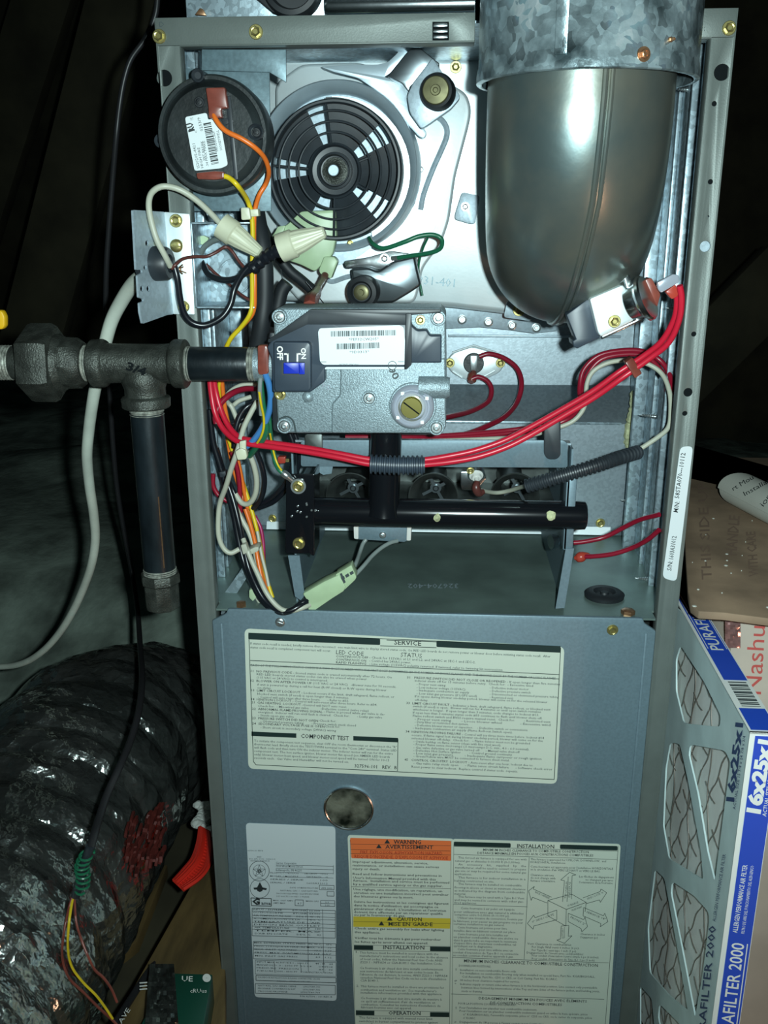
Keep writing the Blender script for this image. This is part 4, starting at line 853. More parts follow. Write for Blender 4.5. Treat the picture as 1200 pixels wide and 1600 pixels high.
obj('raised_rib', MB().plate([(345, 186), (362, 183), (365, 190), (350, 196)], YS - .0010, .0011), 'plastic', ps, .0003)
for x, y, r in ((401, 207, 12), (311, 119, 10)):
    p = at(x, y, cp.y - .003); q = mpp(x, y, cp.y)
    obj('mounting_ear', MB().lathe([(-.012, r * q), (.004, r * q), (.0046, r * .85 * q), (.003, r * .5 * q), (.003, .5 * q)], p, (0, -1, 0), 24), 'plastic', ps)
p = at(250, 220, cp.y + .004); q = mpp(250, 220, cp.y)
mb = MB().lathe([(-.008, 10 * q), (.0, 10 * q), (.0, 5 * q), (-.003, 5 * q), (-.003, .5 * q)], p, (-.2, -1, 0), 20); obj('pressure_tap', mb, 'plastic', ps)
screw(ps, 312, 160, YS, 8, 'torx', 'rubber'); screw(ps, 401, 207, cp.y - .0075, 7, 'torx', 'rubber')
lb = obj('barcode_label', MB().plate(rnd([(289, 183), (323, 176), (325, 187), (331, 186), (346, 201), (356, 258), (345, 263), (304, 267)], 4), YS - .0006, .0006), 'label', ps, label='white barcode label')
mb = MB(); YT = YS - .0010; dn = Vector((11.5, 66))
def vt(s_, x0, y0, x1, y1, h, bold=0): text(mb, s_, (x0, y0), (x1, y1), h, YT, bold=bold)
bars(mb, (342, 255), (329, 189), 12, YT, n=26, seed=4)
vt('HONEYWELL', 347.5, 234, 341.5, 203, 3.8); vt('HK06WC069', 341, 236, 335.5, 205, 3.8)
vt('IS20205-4421', 312, 262, 304.5, 224, 4.2); vt('HIGH FIRE', 318, 262, 312, 230, 4.0); vt('MIT BREAK', 321.5, 250, 317, 220, 3.8); vt('.34 MAX MAKE', 326, 260, 320, 220, 3.6); vt('0253/9', 317.5, 204.5, 312.5, 183, 4.5)
vt('RU', 304, 204, 300, 191, 9, .05); vt('c', 308, 207, 307, 204, 4); vt('US', 302.5, 187, 301.5, 183, 5)
obj('lettering', mb, 'ink', lb)
mb = MB().plate(rnd([(321, 137), (351, 136), (356, 169), (345, 170), (347, 184), (326, 185), (325, 165)], 3), YS - .006, .0058); tm = obj('terminal_sleeve', mb, 'lug', ps, .0012)
mb = MB().plate(rnd([(306, 270), (335, 267), (350, 268), (350, 279), (335, 281), (308, 280)], 3), YS - .006, .0058); obj('terminal_sleeve', mb, 'lug', ps, .0018)
YW = YS - .004
wire('orange_wire', 'orange wire curving from the pressure switch down into the wiring harness', [(333, 176, YW), (338, 188, YW - .002), (352, 204, YW - .003), (378, 217, YW - .003), (400, 232, YW), (414, 248, -.02), (420, 268, -.01), (416, 286, .0), (405, 305, .0), (399, 325, -.004), (397, 345, -.004), (397, 400, .0), (398, 450, .0), (396, 486, .002), (382, 506, .004), (366, 522, .006), (352, 545, .01), (346, 570, .012), (352, 640, .02), (372, 720, .024), (386, 790, .026), (396, 840, .024), (405, 875, .02), (414, 912, .01), (421, 940, .006)], 4.0, 'orange')
wire('yellow_wire', 'yellow wire from the lower pressure switch terminal running down the left side', [(345, 274, YW), (358, 278, YW), (372, 291, YW), (386, 312, -.01), (393, 335, -.006), (395, 370, -.004), (394, 420, -.002), (394, 470, .0), (390, 492, .0), (376, 512, .003), (360, 530, .005), (350, 555, .01), (344, 590, .014), (345, 640, .024), (368, 720, .028), (388, 780, .026), (402, 830, .022), (409, 865, .02), (417, 905, .012), (426, 934, .008)], 4.0, 'yellow')
zt_ = thing('cable_tie', 'cream cable tie binding the yellow and orange wires beside the motor guard', 'cable tie', tuple(at(390, 340, -.01)))
obj('tie_head', MB().plate(rnd([(376, 324), (389, 324), (392, 343), (377, 344)], 3), -.013, .005), 'nylon', zt_, .0006)
obj('tie_strap', MB().plate(rnd([(386, 328), (403, 326), (404, 338), (387, 339)], 2), -.0095, .008), 'nylon', zt_, .0005)

# ================================================================== wiring box at the left edge
jb = thing('junction_box', 'small galvanised wiring box with an angled knockout plate, left of the compartment', 'electrical box', tuple(at(320, 490, .02)))
bx0, bx1 = at(300, 400, -.001).x, at(394, 400, -.001).x; bz0, bz1 = at(340, 482, -.001).z, at(340, 347, -.001).z
t_ = .0012
obj('box_back', MB().box(bx0, bx1, .040, .0415, bz0, bz1), 'galvd', jb)
for nm, a in (('box_wall', (bx0, bx0 + t_, -.001, .040, bz0, bz1)), ('box_wall', (bx0, bx1, -.001, .040, bz1 - t_, bz1)), ('box_wall', (bx0, bx1, -.001, .040, bz0, bz0 + t_)), ('box_wall', (bx1 - t_, bx1, .012, .040, bz0, bz1))):
    obj(nm, MB().box(*a), 'galvd', jb, .0003)
ck = at(367, 432, .040)
obj('knockout', MB().lathe([(0, .0125), (.0006, .0122), (.0006, .0112), (.0003, .011), (.0003, .0005)], ck, (0, -1, 0), 36), 'galvd', jb)
obj('cover_flange', MB().plate(rnd([(256, 331), (296, 334), (304, 492), (271, 491), (262, 486)], 2), -.0035, .0018), 'bright', jb, .0004)
p1, p2, p3, p4 = at(257, 331, -.0035), at(271, 491, -.0035), at(223, 506, -.046), at(207, 328, -.046)
nrm = (p2 - p1).cross(p4 - p1).normalized(); wf = plane_at(p1, nrm)
mb = MB(); mb.plate(rnd([(208, 328), (257, 331), (271, 491), (262, 492), (223, 506), (219, 488), (218, 473), (225, 471), (224, 467), (217, 465), (215, 430), (223, 426), (222, 421), (213, 422)], 2), 0, 0,
    holes=[circ(230, 380, 3, 10, 5), circ(227, 418, 3, 8, 4), circ(232, 451, 3, 8, 5), circ(222, 451, 3, 8, 5)], f=wf, off=nrm * (.0014 if nrm.y > 0 else -.0014))
wing = obj('knockout_plate', mb, 'galv', jb)
wn = nrm if nrm.y < 0 else -nrm
cc = wf(243, 412); q = mpp(243, 412, -.02)
obj('strain_relief', MB().lathe([(-.010, 26 * q), (0, 26 * q), (.008, 25 * q), (.010, 22 * q), (.010, 14 * q), (.004, 12 * q), (.004, 1 * q)], cc, wn + Vector((.75, 0, 0)), 32), 'plastic', jb)
screw(jb, 275, 345, -.0045, 10); screw(jb, 276, 384, -.0045, 10, 'pan', 'brass', label='greenish slotted ground screw'); screw(jb, 287, 479, -.0045, 9)

# wire nuts
def nut(label, a, b, Y0, Y1, r0, r1):
    A, B = at(a[0], a[1], Y0), at(b[0], b[1], Y1); ax = (B - A); L_ = ax.length; q = mpp(a[0], a[1], Y0)
    n = 36; mb = MB(); u = ax.normalized().orthogonal().normalized(); v = ax.normalized().cross(u)
    prof = [(0, 1, .0), (.30, 1, 0), (.33, .88, .4), (.5, .80, 1), (.9, r1 / r0 * 1.02, 1), (.97, r1 / r0 * .92, .6), (1.0, r1 / r0 * .6, 0)]
    vs = []
    for t, k, fl_ in prof:
        for i in range(n):
            a_ = 2 * PI * i / n; rr = r0 * q * k * (1 - (.07 * fl_ if i % 3 == 0 else 0)); vs.append(A + ax * t + (u * math.cos(a_) + v * math.sin(a_)) * rr)
    fs = [(i * n + k, i * n + (k + 1) % n, (i + 1) * n + (k + 1) % n, (i + 1) * n + k) for i in range(len(prof) - 1) for k in range(n)]
    fs += [tuple(range(n))[::-1], tuple(range((len(prof) - 1) * n, len(prof) * n))]
    mb.add(vs, fs); t = thing('wire_nut', label, 'wire nut', tuple(A))
    obj('nut_shell', mb, 'nylon', t, angle=25)
    s_ = max(r0 * q * .8, .001)
    return t
nut('cream wire nut pointing down right, joined to the thin white wire', (346, 352), (407, 396), -.012, -.014, 20, 10)
nut('cream wire nut pointing up right over the pale green plug', (438, 388), (508, 362), -.014, -.016, 22, 10)
wire('white_wire', 'thin white wire arching from the wiring box bushing up to a wire nut', [(266, 416, -.03), (258, 400, -.036), (244, 372, -.04), (234, 335, -.04), (233, 312, -.038), (240, 298, -.034), (256, 291, -.03), (280, 296, -.028), (306, 312, -.024), (330, 334, -.018), (348, 354, -.012)], 4.6, 'wwire')
wire('black_wire', 'thick black wire looping low below the wiring box up to the right wire nut', [(272, 415, -.026), (277, 435, -.026), (282, 470, -.024), (289, 492, -.022), (302, 505, -.02), (322, 508, -.018), (346, 496, -.016), (360, 476, -.014), (367, 450, -.012), (382, 424, -.012), (402, 408, -.012), (425, 396, -.013), (441, 388, -.014)], 5.2, 'bwire')
wire('black_wire', 'black wire inside the wiring box curving to the twisted splice', [(313, 404, .03), (318, 415, .02), (326, 429, .01), (345, 437, .0), (366, 436, -.008), (385, 426, -.012), (404, 412, -.014), (426, 398, -.016), (441, 390, -.015)], 4.6, 'bwire')
mb = MB().tube(smooth([at(395, 420, -.016), at(412, 404, -.018), at(430, 394, -.018), at(442, 388, -.016)]), [.0042 + .0006 * math.sin(i * 2.1) for i in range(19)], 10)
obj('taped_splice', mb, 'bwire', label='black taped splice entering the right wire nut', cat='wire')
wire('brown_wire', 'thin brown wire from the bushing across the wiring box', [(268, 420, -.03), (275, 413, -.03), (287, 404, -.024), (306, 401, -.016), (322, 401, -.01), (338, 394, -.008), (352, 386, -.008), (362, 392, -.006), (373, 408, -.004), (383, 420, .0), (393, 434, .004)], 2.6, 'brown')
wire('brown_wire', 'thin brown wire crossing the back of the wiring box down right', [(322, 413, .03), (340, 430, .028), (360, 446, .02), (376, 460, .01), (392, 470, .006)], 2.4, 'brown')
wire('grey_wire', 'short grey-green wire inside the wiring box', [(345, 372, -.006), (330, 378, .005), (318, 388, .015), (313, 403, .025), (314, 418, .03)], 4.6, 'gwire')
mb = MB().plate(rnd([(302, 371), (318, 368), (326, 372), (322, 380), (316, 383)], 2), .02, .004); obj('ground_clip', mb, 'palegreen', label='small pale green clip in the upper left of the wiring box', cat='clip')
mb = MB()
for k in range(6):
    a = k * 1.05; mb.tube([wf(264, 421) + wn * .006, wf(264 + 9 * math.cos(a), 421 + 8 * math.sin(a)) + wn * .012], .0005, 5)
obj('frayed_strands', mb, 'copperscrew', label='frayed bare strands at the mouth of the black bushing', cat='wire', kind='stuff')
wire('rubber_hose', 'thick black rubber hose running down between the wiring box and the motor guard', [(398, 318, .03), (402, 345, .02), (409, 380, .012), (413, 420, .010), (413, 470, .010), (409, 505, .010), (402, 545, .014)], 14, 'rubber', cat='hose', seg=18)
wire('drain_hose', 'short black hose tapering down right under the motor guard', [(402, 338, .07), (425, 385, .07), (450, 420, .072), (470, 437, .075), (492, 456, .08)], 8.5, 'rubber', cat='hose', seg=14)
wire('thin_tail', 'hair-thin black tail wire slanting behind the gas valve top left', [(478, 440, .06), (495, 460, .06), (506, 474, .06), (516, 482, .06)], 1.0, 'bwire', seg=6)
wire('hose_end', 'short black hose end behind the valve top left corner', [(449, 442, .05), (440, 455, .05), (434, 480, .05), (428, 510, .05)], 11, 'rubber', cat='hose', seg=16)

# ================================================================== draft safeguard switch, lower right of the elbow
dg = thing('draft_switch', 'plated draft switch in a dark bracket under the elbow, red wires attached', 'switch', tuple(at(940, 540, .03)))
YD = -.030
mb = MB().plate([(885, 492), (919, 467), (925, 480), (937, 522), (938, 527), (902, 545), (896, 541), (895, 533), (900, 530)], YD + .004, .022); obj('dark_bracket', mb, 'plasticblue', dg, .0006)
mb = MB().plate(rnd([(921, 467), (973, 445), (979, 452), (992, 497), (989, 502), (939, 527), (934, 520), (926, 487)], 4), YD - .004, .028); obj('switch_case', mb, 'bright', dg, .0012)
screw(dg, 960, 502, YD - .005, 10)
mb = MB().plate([(919, 465), (975, 428), (983, 428), (1006, 500), (940, 531), (940, 524), (993, 500), (975, 440)], YD + .002, .02); obj('chrome_wrap', mb, 'chrome', dg, .0008)
A = at(984, 476, YD - .004); ax = (at(1018, 460, YD - .006) - A).normalized(); q = mpp(990, 470, YD)
obj('thermal_disc', MB().lathe([(0, 24 * q), (.006, 27 * q), (.0085, 31 * q), (.0095, 36 * q), (.0115, 36 * q), (.0125, 34 * q), (.0125, 12 * q)], A, ax + Vector((0, -.35, 0)), 40), 'chrome', dg)
obj('switch_insulator', MB().plate(rnd([(1008, 437), (1018, 434), (1032, 460), (1027, 480), (1016, 470)], 3), YD - .002, .012), 'lug', dg, .0008)
mb = MB().plate(rnd([(1027, 441), (1052, 428), (1061, 430), (1062, 441), (1033, 458), (1028, 452)], 3), YD - .010, .0035); obj('quick_connector', mb, 'clear', dg, .0007)
mb = MB().plate(rnd([(1040, 456), (1056, 444), (1060, 462), (1050, 468)], 3), YD - .005, .006); obj('red_sleeve', mb, 'redlug', dg, .001)
wire('lead_sleeve', 'small lead stub at the elbow edge above the draft switch', [(968, 432, .03), (975, 427, .028), (981, 424, .026)], 3, 'brown', cat='wire')

# ================================================================== limit switch on the back panel
lm = thing('limit_switch', 'round limit switch on an oval plate, right of the gas valve', 'switch', tuple(at(742, 600, .21)))
YK = YU - .006
obj('oval_plate', MB().plate(rnd([(696, 567), (706, 552), (738, 541), (775, 552), (790, 566), (782, 582), (760, 592), (738, 598), (706, 584)], 9), YK, .005), 'bright', lm, .0012, angle=60)
obj('raised_ridge', MB().tube([at(707, 551, YK), at(740, 540, YK), at(775, 551, YK)], .0011, 8), 'bright', lm)
obj('raised_ridge', MB().tube([at(707, 580, YK), at(722, 590, YK)], .0011, 8), 'bright', lm); obj('raised_ridge', MB().tube([at(755, 589, YK), at(773, 579, YK)], .0011, 8), 'bright', lm)
c = at(740, 567, YK); q = mpp(740, 567, YK)
obj('bakelite_disc', MB().lathe([(-.002, 16 * q), (.004, 16 * q), (.0045, 15 * q), (.0045, 1 * q)], c, (0, -1, 0), 32), 'bakelite', lm)
obj('brass_terminal', MB().plate([(735, 556), (746, 556), (746, 568), (745, 580), (736, 582), (735, 570)], YK - .010, .0015), 'steel', lm, .0003)
obj('terminal_sleeve', MB().tube(smooth([at(740, 580, YK - .010), at(738, 590, YK - .013), at(736, 597, YK - .016)]), [.0022, .0026, .0036, .0042, .0044, .0044, .0044, .0044, .0044, .0044, .0040, .0036, .003], 10), 'lug', lm)
screw(lm, 703, 567, YK - .0005, 7.5); screw(lm, 782, 567, YK - .0005, 7.5)
YW2 = YK - .012
wire('dark_red_wire', 'dark red wire arching widest to the right from the limit switch', [(749, 557, YW2), (765, 553, YW2), (788, 560, YW2 - .004), (808, 576, YW2 - .01), (815, 600, YW2 - .02), (808, 628, YW2 - .03), (790, 650, .15), (765, 664, .13), (735, 676, .11), (700, 684, .08), (660, 683, .06), (600, 683, .05), (540, 683, .05)], 4.0, 'dred')
wire('dark_red_wire', 'dark red wire dropping in a short curve from the limit switch lug', [(737, 592, YW2 - .004), (748, 589, YW2 - .004), (762, 596, YW2 - .006), (768, 610, YW2 - .01), (762, 628, YW2 - .02), (735, 643, .16), (697, 652, .12), (660, 660, .08)], 4.0, 'dred')
for dx, dy, lab in ((0, 0, 'dark red wire arching behind the red pair at right, outer of two'), (7, 6, 'dark red wire arching behind the red pair at right, inner of two')):
    wire('dark_red_wire', lab, [(540, 684 + dy * .3, .06), (640, 683 + dy * .5, .06), (720, 679 + dy * .7, .07), (800, 672 + dy * .7, .08), (848, 664 + dy * .7, .08), (885, 650 + dy, .08), (905, 632 + dy, .075), (906 + dx, 605, .07), (912 + dx, 578 + dy, .07), (935 + dx * .5, 556 + dy, .07), (970, 548 + dy, .07), (1004, 549 + dy, .07), (1030 - dx, 562 + dy, .07), (1046 - dx, 585 + dy, .07), (1050 - dx, 615, .07)], 4.0, 'dred')
wire('white_wire', 'white printed wire looping up behind the red pair and back to the split loom', [(560, 690, .05), (680, 689, .055), (760, 686, .06), (820, 682, .065), (862, 671, .06), (892, 660, .06), (908, 645, .06), (915, 628, .06), (917, 600, .06), (927, 580, .06), (950, 567, .06), (980, 563, .06), (1010, 568, .055), (1034, 584, .05), (1046, 612, .04), (1048, 645, .03), (1044, 668, .025), (1028, 683, .022), (998, 703, .02)], 3.6, 'wwire')
wire('white_wire', 'short white flame sensor wire leaving the left end of the slanted loom', [(830, 758, .0), (815, 761, .03), (795, 767, .05), (775, 770, .06), (756, 767, .075), (747, 764, .08)], 3.6, 'wwire')

# red pair
redA = [(1062, 446, -.036), (1065, 468, -.034), (1061, 500, -.030), (1045, 535, -.024), (1015, 560, -.018), (975, 588, -.015), (930, 620, -.02), (880, 650, -.024), (830, 679, -.028), (790, 699, -.03), (745, 714, -.031), (700, 722, -.031), (660, 726, -.030), (620, 727, -.030), (578, 725, -.030), (530, 715, -.028), (480, 706, -.024), (430, 699, -.02), (392, 694, -.016), (370, 689, -.012), (350, 672, -.006), (337, 648, -.002), (331, 620, .0), (328, 590, .004), (330, 560, .01)]
redB = [(1056, 454, -.032), (1058, 474, -.029), (1053, 500, -.025), (1034, 533, -.019), (1006, 556, -.013), (968, 581, -.01), (925, 612, -.014), (876, 641, -.018), (826, 669, -.022), (786, 689, -.025), (742, 704, -.026), (700, 713, -.027), (660, 719, -.027), (620, 721, -.027), (578, 718, -.027), (530, 709, -.025), (480, 700, -.021), (430, 693, -.017), (392, 688, -.013), (372, 682, -.008), (356, 664, -.002), (345, 640, .002), (338, 615, .004), (334, 590, .008), (334, 560, .014)]
wire('red_wire', 'thick bright red wire, front of the pair swinging across the compartment', redA, 5.2, 'red', seg=12)
wire('red_wire', 'thick bright red wire, rear of the pair swinging across the compartment', redB, 5.2, 'red', seg=12)
wire('red_wire', 'dark red wire curving from the valve back to the left loop', [(398, 607, .03), (380, 608, .02), (362, 615, .01), (345, 630, .004), (337, 650, .0), (338, 662, -.001)], 4.6, 'dred')
tt = thing('cable_tie', 'brownish tie around the red pair at its upper right bend', 'cable tie', tuple(at(987, 590, -.015)))
d_ = (at(1000, 566, -.012) - at(975, 584, -.016)).normalized()
obj('tie_band', MB().obox(at(988, 573, -.0128), d_, Vector((0, 1, 0)), d_.cross(Vector((0, 1, 0))), .0030, .0055, .0068), 'lug', tt, .0008)
# corrugated looms
def loom(label, pts, rpx, nr, thin=.78, mat_='plasticblue'):
    P = smooth([inside(*p) for p in pts], 10); Lc = [0]
    for a, b in zip(P, P[1:]): Lc.append(Lc[-1] + (b - a).length)
    q = rpx * mpp(*pts[0]); N = nr * 6; out = []; rs = []
    for i in range(N + 1):
        t = Lc[-1] * i / N; k = max(j for j in range(len(Lc)) if Lc[j] <= t + 1e-12); k = min(k, len(P) - 2)
        f_ = (t - Lc[k]) / (Lc[k + 1] - Lc[k]); out.append(P[k].lerp(P[k + 1], f_)); rs.append(q * (1 if (i % 6) in (1, 2, 3) else thin))
    t = thing('wire_loom', label, 'wire loom', tuple(P[0]))
    obj('corrugated_sleeve', MB().tube(out, rs, 20), mat_, t, angle=40)
    return t
loom('short corrugated loom sleeve gripping the red pair in the middle', [(578, 725, -.030), (620, 727, -.030), (664, 727, -.030)], 15.5, 12, .80)
loom('long corrugated loom slanting up to the right over the manifold bracket', [(822, 760, .0), (870, 746, -.006), (930, 728, -.006), (965, 716, .0), (999, 706, .012)], 11.5, 28, .82, 'plastic')
# reds at lower right, near floor
wire('rollout_wire', 'dark red wire, upper of two leaving the burner bracket to the right wall', [(896, 848, .05), (915, 846, .05), (945, 839, .05), (975, 824, .045), (1000, 812, .035), (1030, 804, .02)], 3.8, 'dred')
wire('rollout_wire', 'dark red wire with a red lug, lower of two leaving the burner bracket', [(905, 870, .045), (930, 869, .04), (960, 865, .035), (990, 855, .03), (1012, 843, .02), (1030, 828, .012)], 3.8, 'dred')
mb = MB().tube(smooth([at(897, 872, .045), at(905, 871, .045), at(916, 868, .045), at(924, 870, .045)]), [.0012, .0016, .0022, .003, .0036, .0038, .004, .0042, .0042, .004, .0036, .003, .0026, .0024, .0022, .002, .002, .002, .002], 10)
obj('wire_lug', mb, 'redlug', label='small red lug on the lower dark red wire near the burner bracket', cat='connector')

# ================================================================== gas valve
gv = thing('gas_valve', 'die-cast grey gas valve with black switch cover and a blue slide', 'valve', tuple(at(570, 690, -.02)))
YV0 = -.042
casting = [(427, 487), (434, 481), (688, 481), (697, 490), (698, 600), (697, 668), (689, 678), (440, 677), (434, 668), (430, 600)]
bd = obj('valve_body', MB().plate(rnd(casting, 6), YV0, .034), 'cast', gv, .0016, angle=50)
obj('raised_face', MB().plate(rnd([(532, 560), (696, 560), (697, 668), (689, 677), (518, 677), (518, 632), (531, 617)], 4), YV0 - .0015, .003), 'cast', bd, .0010, angle=50)
obj('edge_shade_strip', MB().plate(rnd([(421, 520), (432, 520), (437, 677), (427, 672)], 3), YV0 + .006, .026), 'plastic', bd, .001)  # black strip standing in for shadow along the casting's lower left edge
for a in ([(441, 668), (434, 640), (436, 655), (448, 651), (458, 658), (462, 676)],):
    obj('boss_edge', MB().tube(smooth([at(*p, YV0) for p in a[2:]]), .0007, 6), 'inkgrey', bd)
cover = [(417, 543), (427, 528), (484, 487), (642, 488), (643, 508), (652, 516), (667, 515), (672, 524), (690, 524), (690, 567), (642, 567), (640, 574), (508, 574), (508, 596), (485, 613), (426, 613), (424, 560)]
YCv = YV0 - .009
cv = obj('switch_cover', MB().plate(rnd(cover, 3), YCv, .009), 'plasticblue', gv, .0010, angle=50, label='blue-black plastic cover')
obj('cover_lip', MB().plate(rnd([(484, 484), (688, 484), (690, 488), (642, 492), (642, 507), (638, 508), (480, 507), (420, 536), (418, 532)], 2), YCv - .0008, .006), 'plastic', cv, .0010)
obj('cover_step', MB().plate(rnd([(634, 490), (643, 490), (643, 570), (636, 577), (632, 577)], 1), YCv - .0040, .004), 'plastic', cv, .0008)
sb = obj('switch_box', MB().plate(rnd([(427, 534), (482, 534), (486, 539), (486, 608), (482, 612), (430, 612), (428, 606)], 4), YCv - .004, .005), 'plasticblue', cv, .0010, angle=50)
YSw = YCv - .0042
mb = MB(); text(mb, 'OFF', (433, 541), (433.5, 562.5), 8.5, YSw, bold=.03, res=3); text(mb, 'ON', (470.5, 544), (471, 561), 7, YSw, bold=.03, res=3)
for a in ((444, 553.3, 451, 553.3), (449.5, 552, 449.5, 566), (463.5, 553, 470, 553), (464.7, 552, 464.7, 566)): mb.line(*a, 2.6, YSw)
obj('lettering', mb, 'white', sb, label='white OFF and ON markings')
obj('slide_slot', MB().plate(rnd([(440, 565), (476, 565), (476, 586), (440, 586)], 1), YSw - .0001, .0003), 'ink', sb)
sl = obj('slide_knob', MB().plate(rnd([(443, 567), (467, 567), (467, 584), (443, 584)], 1), YSw - .0035, .0036), 'blueplastic', sb, .0008, label='blue slide knob')
obj('slide_track', MB().plate(rnd([(467, 567), (476, 567), (476, 585), (467, 585)], 1), YSw - .0008, .0010), 'blueplastic', sb, .0002)
lbp = [(497, 518), (500, 513), (625, 508), (631, 512), (636, 568), (632, 570), (505, 570), (500, 565)]
lb = obj('barcode_label', MB().plate(rnd(lbp, 3), YCv - .0012, .0012), 'label', cv, label='white barcode label curled over the cover edge')
obj('label_fold', MB().plate([(500, 567), (633, 567), (637, 572), (637, 577), (506, 577)], YCv + .0005, .0004), 'greylabel', lb)
YLb = YCv - .0016
mb = MB(); bars(mb, (517, 526), (619, 524), 8.5, YLb, n=52, seed=2); bars(mb, (526, 546), (594, 544), 9, YLb, n=34, seed=8)
text(mb, '*PEF32CW205*', (545, 532.5), (592, 531.5), 4.2, YLb); text(mb, '*9D0313*', (546, 552.5), (577, 551.5), 4.2, YLb)
mb.line(501, 565.5, 510, 565.5, .8, YLb); mb.line(622, 565, 631, 565, .8, YLb)
text(mb, 'PATENTS PENDING', (530, 570.5), (560, 570.5), 2, YLb); mb.ring2d(613, 571, 7, 1, YLb, n=24); text(mb, 'CSA', (609, 573), (617, 573), 4, YLb)
obj('lettering', mb, 'inkgrey', lb)
for x, y, m_n, k_ in ((437, 495, 'steel', 'torx'), (685, 497, 'steel', 'torx'), (577, 622, 'steel', 'torx'), (445, 665, 'steel', 'torx'), (682, 668, 'steel', 'torx')):
    p = at(x, y, YV0 - .001); q = mpp(x, y, YV0)
    obj('screw_boss', MB().lathe([(-.003, 12 * q), (.0012, 12 * q), (.0016, 11 * q), (.0016, 9.5 * q), (.0004, 9.5 * q), (.0004, 1 * q)], p, (0, -1, 0), 24), 'cast', bd)
    screw(bd, x, y, YV0 - .0018, 9, k_, m_n)
screw(bd, 657, 500, YV0 - .004, 7.5); screw(bd, 438, 616, YV0 + .0005, 9)
c = at(482, 619, YV0 + .003); q = mpp(482, 619, YV0)
obj('round_dimple', MB().lathe([(0, 9 * q), (.003, 9 * q), (.0045, 6 * q), (.005, 1 * q)], c, (0, -1, 0), 20), 'cast', bd)
mb = MB(); text(mb, '90', (606, 577), (616, 594), 10, YV0 - .0018, bold=.02, res=3); obj('stamped_number', mb, 'inkgrey', bd, label='embossed 90')
mb = MB(); text(mb, '90', (500, 605), (515, 611), 9, YV0 - .0005, bold=.0); obj('stamped_number', mb, 'clear', bd)
# regulator cap
c = at(645, 634, YV0 - .0015); q = mpp(645, 634, YV0)
rg = obj('regulator_cap', MB().lathe([(-.002, 34 * q), (.004, 34 * q), (.006, 32 * q), (.007, 29 * q), (.0062, 27 * q), (.0062, 25 * q), (.0085, 24 * q), (.0085, 21 * q), (.004, 19 * q), (.004, 1 * q)], c, (-.04, -1, .03), 48), 'clear', bd, label='clear grey ring cap')
obj('regulator_boss', MB().lathe([(-.006, 37 * q), (.0008, 37 * q), (.0014, 35.5 * q), (.0014, 2 * q)], c, (0, -1, 0), 40), 'cast', bd)
for k in range(4):
    a = .6 + k * PI / 2; obj('cap_notch', MB().obox(c + Vector((math.cos(a) * 27 * q, -.0068, math.sin(a) * 27 * q)), Vector((1, 0, 0)), Vector((0, 1, 0)), Vector((0, 0, 1)), .0011, .0008, .0011), 'white', rg)
c2 = c + Vector((-1.5 * q, 0, 0))
obj('brass_plug', MB().lathe([(.002, 16.5 * q), (.0078, 16.5 * q), (.0084, 15.5 * q), (.0084, 1 * q)], c2, (0, -1, 0), 32), mat('polished_brass', (.75, .66, .22), 1, .22), rg)
mb = MB(); u = Vector((.8, 0, -.6)); mb.obox(c2 + Vector((0, -.0084, 0)), u, Vector((0, 1, 0)), u.cross(Vector((0, 1, 0))), 15 * q, .0002, 1.1 * q); obj('plug_slot', mb, 'holeshade', rg)
obj('outlet_boss', MB().lathe([(-.004, 17 * q), (.014, 17 * q), (.016, 15 * q), (.016, 2 * q)], at(664, 605, YV0 - .002), (1, 0, 0), 24), 'cast', bd)
obj('wire_lug', MB().plate(rnd([(402, 540), (416, 539), (419, 545), (420, 582), (416, 586), (404, 586), (402, 580)], 3), YV0 - .004, .007), 'lug', gv, .0014)

# ================================================================== gas manifold and burner rack
mf_ = thing('gas_manifold', 'gloss black tee-shaped gas manifold pipe below the valve', 'pipe', tuple(at(690, 825, .01)))
YM = .008; q = mpp(690, 803, YM); zm = at(690, 802, YM).z
rM = 22.5 * q
x0, x1 = at(466, 802, YM).x, at(916, 806, YM).x
obj('manifold_pipe', MB().lathe([(0, rM * .8), (.0012, rM * .97), (.003, rM), (x1 - x0 - .006, rM), (x1 - x0 - .001, rM * .96), (x1 - x0, rM * .8)], (x0, YM, zm), (1, 0, 0), 36), 'blackgloss', mf_)
xr_ = at(606, 690, YM).x; rR = 24 * q
obj('riser_pipe', MB().lathe([(0, rR * 1.15), (.006, rR * 1.02), (.012, rR), (.088, rR)], (at(600, 780, YM).x, YM - .003, zm + .000), ((xr_ - at(600, 780, YM).x), 0.0, .09), 36), 'blackgloss', mf_)
mb = MB()
for x, y, r in ((683, 809, 8.5), (861, 808, 9.5)):
    ob = MB(); c = at(x, y, YM - rM)
    for i in range(6):
        for j in range(14):
            a = 2 * PI * j / 14; rr = r * q * (1 - i / 6) * (1 + .3 * noise.noise(Vector((x, i, j * .9)))); ob.v.append(c + Vector((math.cos(a) * rr, .0010 - .0022 * (i / 5), math.sin(a) * rr)))
    ob.f = [(i * 14 + j, i * 14 + (j + 1) % 14, (i + 1) * 14 + (j + 1) % 14, (i + 1) * 14 + j) for i in range(5) for j in range(14)] + [tuple(range(70, 84))]
    obj('sealant_blob', ob, 'sealant', mf_)
mb = MB(); mb.plate(rnd([(447, 741), (491, 741), (491, 868), (486, 868), (485, 865), (446, 865)], 2), YM - rM - .002, .0022); bk_ = obj('mounting_bracket', mb, 'blackgloss', mf_, .0006)
obj('bracket_return', MB().plate([(488, 741), (491, 741), (491, 868), (488, 868)], YM - rM, .03), 'blackgloss', mf_)
rb = random.Random(3)
mb = MB()
